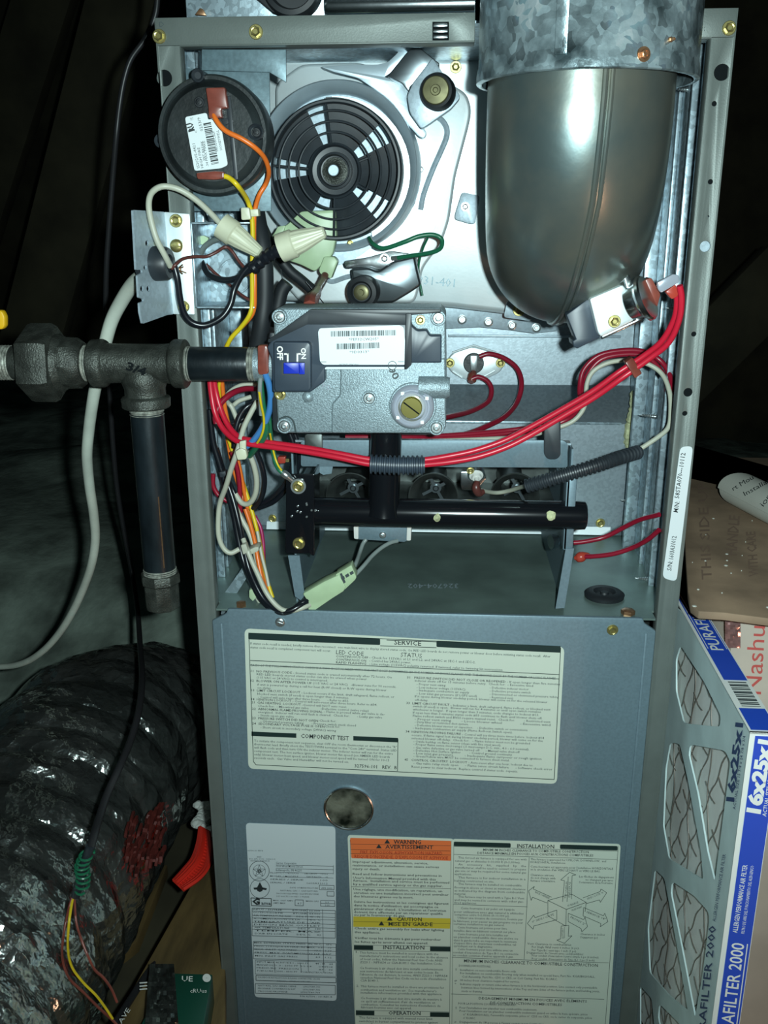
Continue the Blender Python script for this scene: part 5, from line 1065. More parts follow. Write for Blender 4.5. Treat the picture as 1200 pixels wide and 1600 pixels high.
for i in range(9):
    x = 455 + rb.random() * 38; y = 785 + rb.random() * 26; mb.lathe([(-.0006, .0009), (.0004, .0008), (.0008, .0003)], at(x, y, YM - rM - .0022), (0, -1, 0), 7)
obj('weld_spatter', mb, 'steel', bk_, kind='stuff')
screw(bk_, 467, 849, YM - rM - .0025, 9.5); screw(bk_, 466, 760, -.0064, 9)
# burner rack
rk = thing('burner_rack', 'blue-grey sheet burner rack standing on the compartment floor behind the manifold', 'burner rack', tuple(at(680, 900, .08)))
YR = .026
xs_l = at(463, 800, YR).x; xs_r = at(886, 800, YR).x
ztop = at(680, 690, YR).z; zst = at(680, 731, YR).z
obj('front_strip', MB().plate(rnd([(470, 689), (505, 688), (881, 688), (887, 693), (887, 731), (470, 729)], 4), YR, .0015), 'panel', rk, .0004)
obj('top_return', MB().box(xs_l, xs_r, YR + .001, YR + .010, ztop - .0018, ztop - .0003), 'galvd', rk)
zlow = at(680, 705, .15).z
# side plates reaching the floor, with light front flanges
for xs, s_, px0 in ((xs_l, 1, 463), (xs_r, -1, 884)):
    mbp = MB(); _o = [Vector((xs - .0007, y, z)) for y, z in ((YR - .010, ZF), (YL - .006, ZF), (YL - .006, zlow), (YR + .02, zlow), (YR + .008, ztop - .002), (YR - .010, ztop - .002))]; mbp.loft(_o, [p + Vector((.0014, 0, 0)) for p in _o]); obj('side_plate', mbp, 'panel', rk)
zb = at(890, 858, .004).z
xf = at(882, 800, .004).x; xg = at(898, 800, .004).x
obj('front_flange', MB().box(xf, xg, .002, .0045, zb, at(890, 746, .004).z), 'panel', rk, .0008)
obj('front_flange', MB().box(xf + .0005, xf + .0025, .002, YR, zb, at(890, 746, .004).z), 'panel', rk, .0004)
xw0, xw1 = at(866, 900, .004).x, at(886, 900, .004).x
mb = MB(); mb.plate([(884, 857), (897, 857), (882, 950), (868, 951)], .001, .0015); obj('foot_flange', mb, 'panel', rk)
mb = MB(); mb.plate([(450, 868), (468, 868), (476, 930), (470, 938), (461, 932)], .003, .0015); obj('foot_flange', mb, 'panel', rk)
obj('hanger_tab', MB().plate(rnd([(476, 678), (504, 678), (504, 705), (498, 709), (482, 709), (476, 704)], 5), YR - .003, .002), 'burner', rk, .0005)
obj('hanger_tab', MB().plate(rnd([(850, 660), (876, 655), (876, 712), (870, 718), (856, 718), (850, 710)], 6), YR - .003, .002), 'plastic', rk, .0005)
obj('rack_back', MB().box(xs_l, xs_r, .150, .1515, at(680, 800, .15).z, zlow), 'burner', rk)
zt2 = at(680, 772, .075).z
obj('burner_tray', MB().box(xs_l + .001, xs_r - .001, .068, .150, zt2 - .012, zt2 - .011), 'burner', rk)
obj('front_tab', MB().plate([(495, 729), (520, 729), (518, 740), (505, 742), (500, 739)], YR + .001, .002), 'panel', rk)
# three burners
YBn = .078
for bx, lab in ((548, 'left'), (677, 'mid'), (804, 'right')):
    c = at(bx, 776, YBn); q = mpp(bx, 776, YBn)
    b_ = obj('burner', MB().lathe([(0, 36 * q), (-.0012, 37.5 * q), (-.0006, 39 * q), (.003, 38 * q), (.012, 27 * q), (.030, 20 * q), (.070, 22 * q), (.070, 20 * q), (.030, 18 * q), (.010, 24 * q)], c, (0, 1, 0), 40, close=True), 'burner', rk, angle=60)
    sp = MB(); cs = at(bx + 4, 762, YBn + .012)
    sp.lathe([(0, 9 * q), (.002, 9 * q), (.002, 5 * q), (-.002, 5 * q), (-.003, 3 * q), (-.003, .3 * q)], cs, (0, 1, 0), 14)
    for k in range(4):
        a = k * PI / 2 + .5; u = Vector((math.cos(a), 0, math.sin(a))); sp.obox(cs + u * 14 * q, u, Vector((0, 1, 0)), u.cross(Vector((0, 1, 0))), 10 * q, .0006, 2.4 * q)
    obj('mixing_spider', sp, 'darksteel', b_)

screw(rk, 735, 735, .045, 6, 'hex', 'brass')
# rollout switch seen at right end inside rack
c = at(861, 860, .03); q = mpp(861, 860, .03)
obj('rollout_switch', MB().lathe([(0, 10 * q), (.004, 12 * q), (.006, 12 * q), (.006, 2 * q)], c + Vector((.006, .01, .004)), (-1, -.35, 0), 24), 'chrome', label='small plated rollout switch inside the right end of the burner rack', cat='switch')
# flame sensor
fs_ = thing('flame_sensor', 'plated flame sensor with porcelain tip between the second and third burners', 'sensor', tuple(at(745, 770, .06)))
obj('sensor_bracket', MB().plate(rnd([(719, 737), (757, 737), (760, 748), (744, 766), (722, 766), (720, 760)], 3), .052, .002), 'chrome', fs_, .0005)
c = at(744, 742, .050); q = mpp(744, 742, .05)
obj('porcelain', MB().lathe([(-.004, 11 * q), (.001, 11 * q), (.0015, 8 * q), (.004, 7 * q), (.004, 4 * q), (.013, 3.2 * q), (.013, .5 * q)], c, (.1, -1, -.5), 24), 'porcelain', fs_)
obj('sensor_flange', MB().lathe([(-.004, 13.5 * q), (.0004, 13.5 * q), (.0008, 12 * q), (.0008, 11 * q)], c, (.1, -1, -.5), 24), 'chrome', fs_)
obj('boot', MB().tube(smooth([at(746, 752, .036), at(744, 762, .034), at(748, 770, .036), at(756, 768, .038)]), [.0020 + .0014 * math.sin(PI * i / 18) for i in range(19)], 10), 'brown', fs_)
# igniter bracket under the manifold
ig = thing('igniter_bracket', 'small pale igniter bracket hanging under the middle of the manifold', 'bracket', tuple(at(598, 846, .05)))
YI2 = .046
obj('bracket_plate', MB().plate([(557, 815), (640, 815), (638, 844), (632, 847), (560, 843), (557, 840)], YI2, .0014), 'panel', ig, .0004)
obj('ceramic_edge', MB().plate(rnd([(552, 815), (560, 815), (560, 843), (553, 842)], 2), YI2 - .002, .02), 'porcelain', ig, .0006); obj('ceramic_edge', MB().plate(rnd([(636, 817), (643, 817), (642, 845), (635, 845)], 2), YI2 - .002, .02), 'porcelain', ig, .0006)
screw(ig, 598, 836, YI2 - .0005, 5.5, 'pan', 'steel')
obj('upper_clip', MB().plate([(585, 816), (626, 817), (626, 824), (585, 823)], YI2 - .002, .002), 'galvd', ig)
YO = .03
wire('igniter_wire', 'grey wire, left of two from the igniter bracket to the nylon plug', [(572, 843, YI2), (567, 850, YI2 - .002), (562, 864, .036), (557, 878, .022), (550, 893, .012), (545, 902, .008)], 3.2, 'gwire')
wire('igniter_wire', 'grey wire, right of two from the igniter bracket to the nylon plug', [(621, 845, YI2), (610, 848, YI2 - .004), (596, 856, .036), (582, 868, .028), (570, 882, .018), (560, 893, .012), (552, 901, .008)], 3.2, 'gwire')
nc = thing('nylon_plug', 'pale green-white nylon plug lying above the lower panel edge', 'connector', tuple(at(510, 940, .0)))
Yn = -.002
obj('socket_body', MB().plate(rnd([(473, 928), (506, 909), (530, 898), (540, 917), (537, 924), (518, 936), (486, 958), (481, 952), (484, 945)], 2), Yn, .012), 'palegreen', nc, .0010)
p2_ = obj('plug_body', MB().plate(rnd([(524, 898), (549, 883), (557, 902), (555, 906), (538, 922), (534, 916)], 2), Yn + .001, .011), 'palegreen', nc, .0010)
mb = MB()
for k in range(3): mb.plate([(532 + k * 7, 903 - k * 4), (537 + k * 7, 900 - k * 4), (539 + k * 7, 904 - k * 4), (534 + k * 7, 907 - k * 4)], Yn + .0004, .0006)
mb.plate([(531, 897), (534, 896), (540, 910), (537, 912)], Yn + .0002, .0008)
obj('contact_slots', mb, 'inkgrey', p2_)

# ================================================================== left wiring harness
wire('blue_wire', 'blue wire curving from the brown valve lug into the left tie', [(414, 582, -.044), (420, 600, -.040), (423, 622, -.034), (420, 645, -.028), (410, 668, -.022), (396, 688, -.016), (384, 699, -.012), (372, 712, -.004)], 5.2, 'blue')
wire('green_wire', 'green wire with a yellow stripe beside the blue wire', [(406, 590, -.036), (409, 620, -.032), (413, 650, -.026), (416, 670, -.022), (411, 686, -.018), (402, 697, -.012), (390, 712, .0)], 5.2, 'green')
wire('wire_stripe', 'yellow stripe strand along the green wire beside the blue wire', [(405, 612, -.041), (408, 632, -.037), (412, 652, -.031), (412, 668, -.028), (408, 682, -.024), (402, 692, -.019)], 2.0, 'yellow')
wire('clear_tube_wire', 'short grey-green sleeved wire at the valve left edge', [(407, 590, -.042), (406, 610, -.040), (407, 630, -.034), (408, 648, -.03)], 3.6, 'gwire')
wire('ground_lead', 'green ground lead running down to the black manifold bracket', [(419, 640, -.020), (421, 665, -.018), (424, 690, -.010), (427, 706, -.008), (430, 720, -.010), (435, 732, -.008), (442, 739, -.008)], 4.2, 'green')
wire('wire_stripe', 'yellow stripe strand along the green ground lead', [(422, 678, -.0205), (425, 694, -.0135), (429, 712, -.012), (434, 726, -.0125), (440, 735, -.0115)], 1.6, 'yellow')
rt_ = thing('ring_terminal', 'silver ring terminal bolted on top of the black manifold bracket', 'connector', tuple(at(465, 770, -.014)))
obj('crimp_barrel', MB().tube(smooth([at(441, 738, -.008), at(449, 744, -.008), at(457, 751, -.0068)]), [.0022, .0024, .0026, .0027, .0027, .0027, .0026, .0024, .0022, .002, .002, .002, .002], 12), 'steel', rt_)
obj('ring', MB().plate(circ(466, 760, 12, 24), -.0060, .001, holes=[circ(466, 760, 5, 14)]), 'steel', rt_)
wire('white_printed_wire', 'white printed wire running down the left and looping to the lower tie', [(402, 627, .004), (392, 645, .000), (381, 668, -.006), (375, 690, -.012), (371, 705, -.016), (362, 730, -.012), (353, 760, -.004), (344, 785, .004), (341, 812, .006), (342, 838, .006), (349, 856, .006), (360, 864, .006), (374, 858, .008)], 4.2, 'wwire')
wire('white_wire', 'white wire making the top arc behind the left harness', [(400, 600, .04), (380, 601, .036), (362, 610, .03), (350, 624, .026), (343, 640, .024), (341, 655, .026)], 3.6, 'wwire')
wire('white_wire', 'white wire making a small inner arc in the left harness', [(392, 620, .044), (374, 626, .04), (362, 634, .036), (352, 626, .03), (346, 636, .026), (343, 654, .026)], 3.6, 'wwire')
wire('white_wire', 'white wire dropping steeply inside the upper left harness', [(355, 628, .034), (362, 636, .034), (368, 650, .034), (374, 665, .034), (382, 690, .03)], 3.8, 'wwire')
wire('white_wire', 'white wire hanging in a wide loop below the left tie', [(388, 706, .004), (396, 725, .006), (401, 750, .01), (399, 772, .014), (390, 786, .018), (378, 786, .02), (368, 772, .022)], 4.4, 'wwire')
for k, (lab, pp, r) in enumerate([
  ('black wire dropping right of the white loop in the left harness', [(400, 704, .006), (409, 728, .008), (413, 752, .012), (409, 776, .018), (398, 792, .024), (380, 796, .03), (362, 780, .034)], 4.4),
  ('black wire curving down from the valve corner, inner of two', [(452, 676, .02), (458, 692, .02), (460, 712, .02), (455, 734, .024), (444, 758, .03), (424, 778, .036), (404, 788, .04), (385, 790, .04)], 4.2),
  ('black wire curving down from the valve corner, outer of two', [(459, 674, .03), (466, 694, .03), (468, 716, .03), (462, 742, .034), (448, 764, .04), (428, 784, .046), (404, 794, .05)], 3.8),
  ('black wire crossing the upper left harness', [(398, 640, .034), (384, 652, .03), (366, 661, .026), (348, 660, .022), (338, 652, .02)], 3.8),
  ('black wire arching across the top of the harness', [(404, 628, .024), (388, 634, .02), (376, 648, .018), (368, 672, .016), (366, 700, .016)], 4.2),
  ('long black wire down the inner left wall, leftmost', [(327, 640, .02), (333, 690, .02), (343, 725, .02), (353, 760, .02), (364, 800, .02), (372, 840, .018), (380, 875, .014), (392, 905, .008), (404, 930, .004), (420, 948, .0), (440, 957, -.004), (458, 953, -.005), (472, 942, -.003), (481, 937, .0)], 4.8),
  ('long black wire down the inner left wall, beside the leftmost', [(338, 700, .024), (350, 740, .022), (364, 780, .018), (374, 820, .014), (380, 850, .012), (388, 885, .008), (400, 915, .002), (414, 938, -.002), (432, 952, -.006), (450, 955, -.008), (466, 948, -.006), (480, 940, -.001)], 4.4),
  ('black wire behind the yellow and orange wires', [(352, 740, .034), (370, 780, .03), (386, 820, .028), (400, 860, .026), (408, 890, .022), (414, 925, .014)], 3.8)]):
    wire('black_wire', lab, pp, r, 'bwire')
wire('white_wire', 'white wire lying over the black bundle down to the nylon plug', [(380, 842, .004), (386, 858, .0), (393, 876, -.002), (404, 900, -.004), (415, 924, -.006), (428, 942, -.008), (442, 953, -.008), (458, 954, -.007), (474, 949, -.005), (484, 945, -.001)], 4.0, 'wwire')
wire('white_wire', 'white wire between the black bundle and the orange wire', [(362, 780, .024), (376, 808, .020), (388, 830, .018), (396, 852, .016), (402, 880, .012), (408, 905, .008), (412, 925, .006)], 4.0, 'wwire')
wire('white_wire', 'white wire hanging at the lower left into a small clip', [(390, 880, .022), (392, 900, .020), (394, 915, .018), (398, 928, .016), (408, 945, .012)], 3.2, 'wwire')
wire('dark_red_wire', 'dark red wire dropping from the left tie behind the white wire', [(362, 706, .018), (370, 730, .02), (374, 755, .022), (375, 785, .024), (376, 800, .026)], 3.8, 'dred')
wire('dark_red_wire', 'dark red wire at the far left inner wall beside the flange', [(333, 740, .03), (333, 758, .03), (340, 772, .03), (350, 780, .03), (362, 786, .03)], 3.8, 'dred')
wire('magenta_wire', 'magenta wire right of the yellow wire in the left harness', [(398, 806, .032), (407, 824, .03), (411, 845, .028), (412, 865, .026), (412, 880, .026)], 2.8, 'magenta')
wire('orange_wire', 'short orange wire segment in the upper left harness', [(348, 600, .034), (352, 650, .034), (356, 690, .034), (364, 730, .034), (374, 762, .034), (384, 790, .032)], 3.2, 'orange')
wire('orange_wire', 'orange wire just left of the yellow one at the foot of the harness', [(383, 795, .018), (392, 822, .016), (399, 850, .014), (404, 880, .01), (412, 915, .004), (420, 941, .0)], 3.6, 'orange')
wire('white_wire', 'white wire at the foot of the harness right of the yellow wire', [(402, 830, .02), (409, 868, .016), (415, 892, .012), (420, 916, .008)], 2.6, 'wwire')
c = at(377, 712, -.016); t = thing('cable_tie', 'yellowed cable tie with a big square head on the red pair at left', 'cable tie', tuple(c))
obj('tie_head', MB().plate(rnd([(367, 706), (376, 700), (384, 704), (386, 714), (384, 718), (371, 719)], 2), -.026, .006), 'nylon', t, .0006)
obj('tie_band', MB().plate(rnd([(374, 690), (384, 688), (384, 706), (375, 706)], 2), -.024, .003), 'nylon', t, .0005)
t = thing('cable_tie', 'white cable tie across the wires low in the left harness', 'cable tie', tuple(at(385, 862, .0)))
obj('tie_head', MB().plate(rnd([(376, 852), (384, 850), (388, 862), (380, 867)], 2), -.004, .006), 'wwire', t, .0006)
obj('tie_band', MB().plate(rnd([(384, 862), (398, 855), (404, 855), (404, 861), (388, 869)], 2), .001, .012), 'wwire', t, .0005)
t = thing('cable_tie', 'black cable tie round the black wires high in the left harness', 'cable tie', tuple(at(345, 740, .02)))
obj('tie_head', MB().plate(rnd([(342, 738), (352, 736), (354, 744), (344, 747)], 2), .012, .006), 'plastic', t, .0006)
mb = MB().plate(rnd([(389, 922), (397, 920), (402, 932), (395, 940), (389, 934)], 2), .006, .010); obj('wire_clip', mb, 'palegreen', None, .0008, label='small pale nylon clip on the floor at the harness foot', cat='clip')
mb = MB().plate(rnd([(434, 714), (446, 714), (446, 724), (436, 725), (433, 720)], 2), .06, .006); t = thing('spade_terminal', 'red spade connector behind the green ground lead', 'connector', tuple(at(440, 725, .06)))
obj('red_sleeve', mb, 'redlug', t, .0008); obj('spade_blade', MB().plate([(445, 717), (457, 717), (457, 722), (445, 722)], .061, .0012), 'brass', t)
mb = MB().plate(rnd([(375, 726), (383, 726), (385, 762), (376, 762)], 2), .05, .006); obj('grey_bracket', mb, 'panel', None, .0008, label='narrow blue-grey bracket tab behind the white loop of the harness', cat='bracket')

# ================================================================== gas piping at left
gp = thing('gas_pipe', 'black iron gas piping with a tee, union and capped drip leg, left of the furnace', 'pipe', tuple(at(225, 950, -.034)))
YG2 = -.034; c = at(225, 568, YG2); q = mpp(225, 568, YG2); zc = c.z
def X(px): return at(px, 568, YG2).x
def hl(name, prof, material, seg=36, parent=gp, e=None):
    pr = [(X(a) - X(0), r * q) for a, r in prof]
    return obj(name, MB().lathe(pr, (X(0), YG2, zc), (1, 0, 0), seg, e=e), material, parent)
def threads(name, a, b, r, n=9):
    pr = []
    for i in range(n * 2 + 1): pr.append((a + (b - a) * i / (n * 2), r * (1 if i % 2 else .93)))
    return hl(name, pr, 'thread')
threads('thread', -30, 22, 27, 11)
hl('union_tail', [(16, 22), (18, 25), (30, 28), (44, 27)], 'castiron')
hx = Vector((0, 0, 1))
hl('union_nut', [(42, 46), (46, 58), (52, 60), (84, 60), (92, 56), (96, 40)], 'castiron', 6, e=Vector((0, math.cos(.4), math.sin(.4))))
hl('union_collar', [(88, 42), (94, 45), (100, 42), (104, 38)], 'castiron')
hl('union_end', [(96, 36), (100, 40), (126, 39), (133, 33), (134, 20)], 'castiron', 8)
threads('thread', 128, 150, 28, 5)
tee = hl('pipe_tee', [(143, 26), (144, 34), (146, 36), (162, 37), (166, 35), (168, 31), (180, 30), (258, 30), (268, 31), (271, 35), (274, 37), (290, 37), (292, 35), (293, 27), (288, 25)], 'castiron', 48)
cb_ = at(226, 600, YG2)
bz = at(226, 637, YG2).z
pr = [(0, 26 * q), (.0003, 35 * q), (.0012, 37 * q), (.0065, 37.5 * q), (.0075, 36 * q), (.0085, 31 * q), (.013, 31 * q), (.018, 35 * q), (.024, 33 * q), (.028, 26 * q)]
obj('tee_branch', MB().lathe(pr, (cb_.x, YG2, bz), (0, 0, 1), 48), 'castiron', tee)
mb = MB(); text(mb, '3/4', (196, 577), (226, 588), 12, YG2 - 31.5 * q, bold=.04, res=2); obj('cast_mark', mb, 'holeshade', tee, label='cast 3/4 size mark')
threads('thread', 281, 300, 27, 5)
hl('pipe_nipple', [(296, 25.5), (300, 26), (386, 26), (390, 25)], 'blackpipe')
threads('thread', 384, 400, 26, 4)
hl('valve_inlet', [(398, 20), (399, 25), (430, 26)], 'cast')
# drip leg
zt3 = bz - .0005; zb3 = at(245, 893, YG2).z
def vl(name, prof, material, seg=36): return obj(name, MB().lathe(prof, (cb_.x, YG2, 0), (0, 0, 1), seg), material, gp)
rp_ = 26 * q
pr = []
for i in range(9): pr.append((zt3 + .004 - .009 * i / 8, rp_ * (1.02 if i % 2 else .95)))
vl('thread', pr, 'thread')
vl('drip_leg', [(zb3, rp_ * .99), (zt3 - .003, rp_)], 'blackpipe')
pr = []
for i in range(9): pr.append((zb3 + .003 - .006 * i / 8, rp_ * (1.04 if i % 2 else .97)))
vl('thread', pr, 'thread')
zb4 = at(252, 950, YG2).z
vl('pipe_cap', [(zb3 - .001, rp_ * .95), (zb3 - .001, rp_ * 1.20), (zb3 - .002, rp_ * 1.24), (zb3 - .0075, rp_ * 1.24), (zb3 - .0088, rp_ * 1.12), (zb4 + .002, rp_ * 1.10), (zb4 + .0005, rp_ * 1.0), (zb4, rp_ * .6)], 'castiron', 8)
obj('warm_glint', MB().tube([Vector((cb_.x + rp_ * .55, YG2 - rp_ * .836, at(252, y, YG2).z)) for y in (770, 880)], .0004, 5), 'copperscrew', gp)  # coppery line painted on as the warm bulb's reflection
# yellow valve handle end at the left border
yh = at(-20, 500, -.05)
mb = MB().plate(rnd([(-40, 484), (2, 485), (7, 495), (7, 510), (3, 515), (-40, 514)], 4), -.06, .006); obj('valve_handle', mb, 'yellowgrip', None, .0012, label='yellow shut-off handle tip at the left border above the pipe', cat='handle')

# ================================================================== loose cables at left
wire('house_cable', 'thick white house cable hanging from the wiring box behind the pipe tee', [(236, 425, -.020), (222, 432, -.012), (206, 446, -.002), (188, 474, .008), (175, 500, .014), (166, 530, .018), (157, 570, .022), (149, 605, .026), (143, 640, .034), (138, 680, .045), (136, 715, .055), (140, 760, .07), (146, 800, .085), (149, 840, .10), (144, 878, .11), (132, 915, .13), (114, 955, .15), (92, 990, .17), (66, 1018, .19), (36, 1036, .21), (0, 1042, .23), (-60, 1040, .25)], 11.5, 'romex', cat='cable', seg=14, taper=(1.05, .62))
wire('power_cord', 'dark grey cord hanging down at left of the furnace into the taped tail', [(247, -60, .22), (246, 0, .22), (241, 30, .22), (226, 62, .22), (205, 92, .22), (194, 125, .22), (187, 165, .22), (182, 210, .22), (176, 280, .23), (170, 360, .24), (166, 430, .25), (166, 520, .27), (172, 620, .29), (177, 700, .31), (184, 770, .33), (196, 840, .35), (207, 900, .36), (215, 955, .30), (219, 1010, .20), (222, 1060, .10), (217, 1110, .04), (203, 1160, .0), (186, 1200, -.03), (168, 1240, -.05), (156, 1275, -.07), (147, 1305, -.09), (141, 1326, -.10)], 5.4, 'greencord', cat='cord', seg=12, taper=(.8, 1.05))
YTt = -.10
wire('thermostat_sheath', 'dark thermostat cable end wrapped with green tape', [(141, 1322, YTt), (132, 1350, YTt), (126, 1372, YTt), (118, 1400, YTt)], 7, 'plastic', cat='cable', seg=12)
mb = MB()
P = smooth([at(137, 1332, YTt), at(128, 1352, YTt), (at(130, 1370, YTt)), at(128, 1392, YTt)], 10); q = mpp(130, 1350, YTt); hp = []
for i in range(len(P) * 3 - 2):
    k = min(i // 3, len(P) - 2); b_ = P[k].lerp(P[k + 1], (i % 3) / 3); a = i * .55; hp.append(b_ + Vector((math.cos(a) * 10 * q, math.sin(a) * 10 * q, 0)))
mb.tube(hp, 2.0 * q, 6); obj('green_wrap', mb, 'green', label='green wire coiled around the dark thermostat cable end', cat='wire')
for lab, pp, mt_ in (('reddish thermostat conductor, leftmost of three', [(114, 1398, YTt), (105, 1430, -.11), (98, 1470, -.12), (98, 1500, -.12), (108, 1528, -.12), (130, 1550, -.12), (155, 1575, -.12), (176, 1594, -.12), (190, 1610, -.12)], 'lug'),
    ('yellow thermostat conductor, middle of three', [(114, 1400, YTt), (108, 1440, -.115), (106, 1480, -.12), (112, 1510, -.12), (130, 1535, -.12), (150, 1555, -.12), (165, 1575, -.12), (176, 1592, -.12)], 'yellow'),
    ('orange thermostat conductor, rightmost of three', [(116, 1400, YTt), (119, 1440, -.11), (128, 1470, -.115), (138, 1495, -.12), (148, 1515, -.12), (162, 1528, -.12), (174, 1545, -.12), (183, 1566, -.12)], 'lug')):
    wire('thermostat_wire', lab, pp, 2.0, mt_, seg=6)
wire('floor_cable', 'dark cable arching from the furnace side over the plywood board', [(346, 1452, .10), (325, 1451, .08), (305, 1456, .06), (280, 1470, .04), (255, 1492, .02), (230, 1522, -.01), (205, 1560, -.04), (180, 1600, -.07), (160, 1640, -.09)], 5, 'greencord', cat='cable', seg=10)
wire('floor_cable', 'second dark cable dropping behind the green boxed part', [(350, 1480, .12), (330, 1496, .1), (312, 1516, .08), (300, 1540, .06)], 4, 'greencord', cat='cable', seg=8)

# flexible foil duct
mb = MB(); zc_ = -.70; pA = atz(25, 1380, zc_); pB = atz(190, 1120, zc_)
dA = (pB - pA); dA.normalize()
P = []
S0 = pA - dA * .75; NL = 220; Ltot = .75 + (pB - pA).length + .10
rD = .116
seg = 110; u = Vector((0, 0, 1)); cur = S0.copy(); d = dA.copy(); vs = []
for i in range(NL + 1):
    t = i / NL
    # bends gently down and right at the far end
    if t > .80:
        d = (d + Vector((.006, .004, -.018))).normalized()
    if i: cur = cur + d * (Ltot / NL)
    v = d.cross(Vector((0, 0, 1))).normalized(); w = v.cross(d).normalized()
    ph = t * Ltot / .045 * 2 * PI
    end = 1.0 if t < .985 else max(.2, 1 - (t - .985) * 30)
    for k in range(seg):
        a = 2 * PI * k / seg
        base = cur + (v * math.cos(a) + w * math.sin(a)) * rD
        rdg = .008 * (abs(math.sin(ph * .5 + a * .5)) ** .7)
        cr = .006 * noise.noise(base * 16) + .0035 * abs(noise.noise(Vector((i * .35, k * .22, 1)))) + .0022 * noise.noise(Vector((i * .9, k * .33, 7)))
        vs.append(cur + (v * math.cos(a) + w * math.sin(a)) * ((rD - .008 + rdg + cr) * end))
fs = [(i * seg + k, i * seg + (k + 1) % seg, (i + 1) * seg + (k + 1) % seg, (i + 1) * seg + k) for i in range(NL) for k in range(seg)]
fs += [tuple(range(seg))[::-1], tuple(range(NL * seg, NL * seg + seg))]
mb.add(vs, fs)
obj('flexible_duct', mb, 'foil', label='big crinkled foil flexible duct lying at the lower left', cat='duct', angle=20)
# wooden framing, plywood board and debris at the lower left
def zpoly(name, pts, Z, t, m_n, label, cat, bevel=.002):
    mb = MB(); A = [atz(x, y, Z) for x, y in pts]; mb.loft(A, [p + Vector((0, 0, -t)) for p in A]); return obj(name, mb, m_n, None, bevel, label=label, cat=cat)
zpoly('plywood_board', [(297, 1385), (352, 1330), (352, 1700), (120, 1700), (175, 1600)], -.745, .02, 'ply', 'worn yellow plywood board against the furnace, lower left', 'board')
zpoly('timber_block', [(175, 1365), (262, 1350), (215, 1470), (150, 1520), (120, 1490)], -.86, .04, 'ply', 'short weathered timber block behind the thermostat wires', 'timber')
zpoly('joist', [(210, 1300), (330, 1240), (345, 1290), (190, 1600), (150, 1600)], -.875, .04, 'darkwood', 'dark joist in the gap between duct and plywood board', 'timber')
zpoly('joist', [(0, 1560), (130, 1540), (120, 1680), (0, 1700)], -.84, .04, 'wood', 'brown timber joist at the bottom left corner', 'timber')
# red netting scraps, tufts of insulation
def zp(px, py, Z): return atz(px, py, Z)
mb = MB(); rr2 = random.Random(5)
cl = [(313, 1293), (310, 1315), (302, 1340), (288, 1358), (272, 1376)]; cr = [(326, 1300), (329, 1325), (326, 1352), (312, 1372), (286, 1390)]
Zn = -.715
for i in range(9):
    t = i / 8; pts = [zp(a[0] + (b[0] - a[0]) * t, a[1] + (b[1] - a[1]) * t, Zn + .004 * math.sin(i)) for a, b in zip(cl, cr)]
    mb.tube(smooth(pts, 5), .0022, 5)
for j in range(22):
    t = j / 21 * 3.999; k = int(t); f_ = t - k
    a = (cl[k][0] + (cl[k + 1][0] - cl[k][0]) * f_, cl[k][1] + (cl[k + 1][1] - cl[k][1]) * f_); b = (cr[k][0] + (cr[k + 1][0] - cr[k][0]) * f_, cr[k][1] + (cr[k + 1][1] - cr[k][1]) * f_)
    mb.tube([zp(*a, Zn), zp(*b, Zn)], .0011, 5)
obj('plastic_netting', mb, 'orangemesh', label='bright red plastic netting scrap leaning on the furnace side', cat='netting', kind='stuff')
mb = MB()
for i in range(60):
    x = 196 + rr2.random() * 56; y = 1300 + rr2.random() * 78 - (x - 196) * .5; l = 14 + rr2.random() * 16
    mb.tube(smooth([zp(x, y, -.645 + rr2.random() * .02), zp(x + 2, y - l / 2, -.63), zp(x + 5 + rr2.random() * 4, y - l, -.63)], 3), .0016, 4)
obj('shredded_netting', mb, mat('dull_red_netting', (.10, .014, .01), 0, .6), label='shredded dull red fibres beside the foil duct', cat='netting', kind='stuff')
mb = MB()
for i in range(26):
    c = atz(308 + rr2.random() * 22, 1262 + rr2.random() * 40, -.735); mb.lathe([(0, .002), (.003, .006), (.006, .006), (.009, .002)], c, (rr2.random() - .5, rr2.random() - .5, 1), 7)
obj('fibre_tuft', mb, mat('white_fibre', (.6, .62, .58), 0, .9), label='pale fibre tuft in the gap beside the furnace', cat='insulation', kind='stuff')
# green printed box wrapped in film
bxz = -.712
gb = thing('boxed_part', 'dark green printed carton wrapped in shiny film on the plywood board', 'box', tuple(atz(260, 1600, bxz - .03)))
A = [atz(x, y, bxz) for x, y in ((262, 1520), (332, 1522), (312, 1640), (200, 1640))]
mb = MB().loft(A, [p + Vector((0, 0, -.03)) for p in A]); obj('carton', mb, 'pcbgreen', gb, .001)
gfn = lambda x, y: atz(x, y, bxz + .0008)
mb = MB(); text(mb, 'UE', (284, 1533), (301, 1533.5), 8, f=gfn, bold=.01); text(mb, 'cRUus', (297, 1551), (323, 1551), 6, f=gfn); mb.ring2d(323, 1528, 6.5, 6, 0, gfn, 18); text(mb, 'AVE', (190, 1600), (204, 1578), 7, f=gfn)
for k in range(3): mb.line(218, 1536 + k * 5, 230, 1535 + k * 5, 2, 0, gfn)
obj('lettering', mb, 'white', gb, label='pale printed letters UE and approval mark')
A = [atz(x, y, bxz + .002) for x, y in ((238, 1508), (268, 1504), (272, 1530), (276, 1640), (222, 1640), (230, 1560))]
mb = MB(); n_ = 18; pts = []
for i in range(n_ + 1):
    for j in range(10):
        x = 234 - 10 * i / n_ + j * (4.2 + i * .12); y = 1506 + i * 7.0; p = atz(x, y, bxz + .006 + .010 * abs(noise.noise(Vector((i * .8, j * .9, 2))))); pts.append(p)
mb.add(pts, [(i * 10 + j, i * 10 + j + 1, (i + 1) * 10 + j + 1, (i + 1) * 10 + j) for i in range(n_) for j in range(9)])
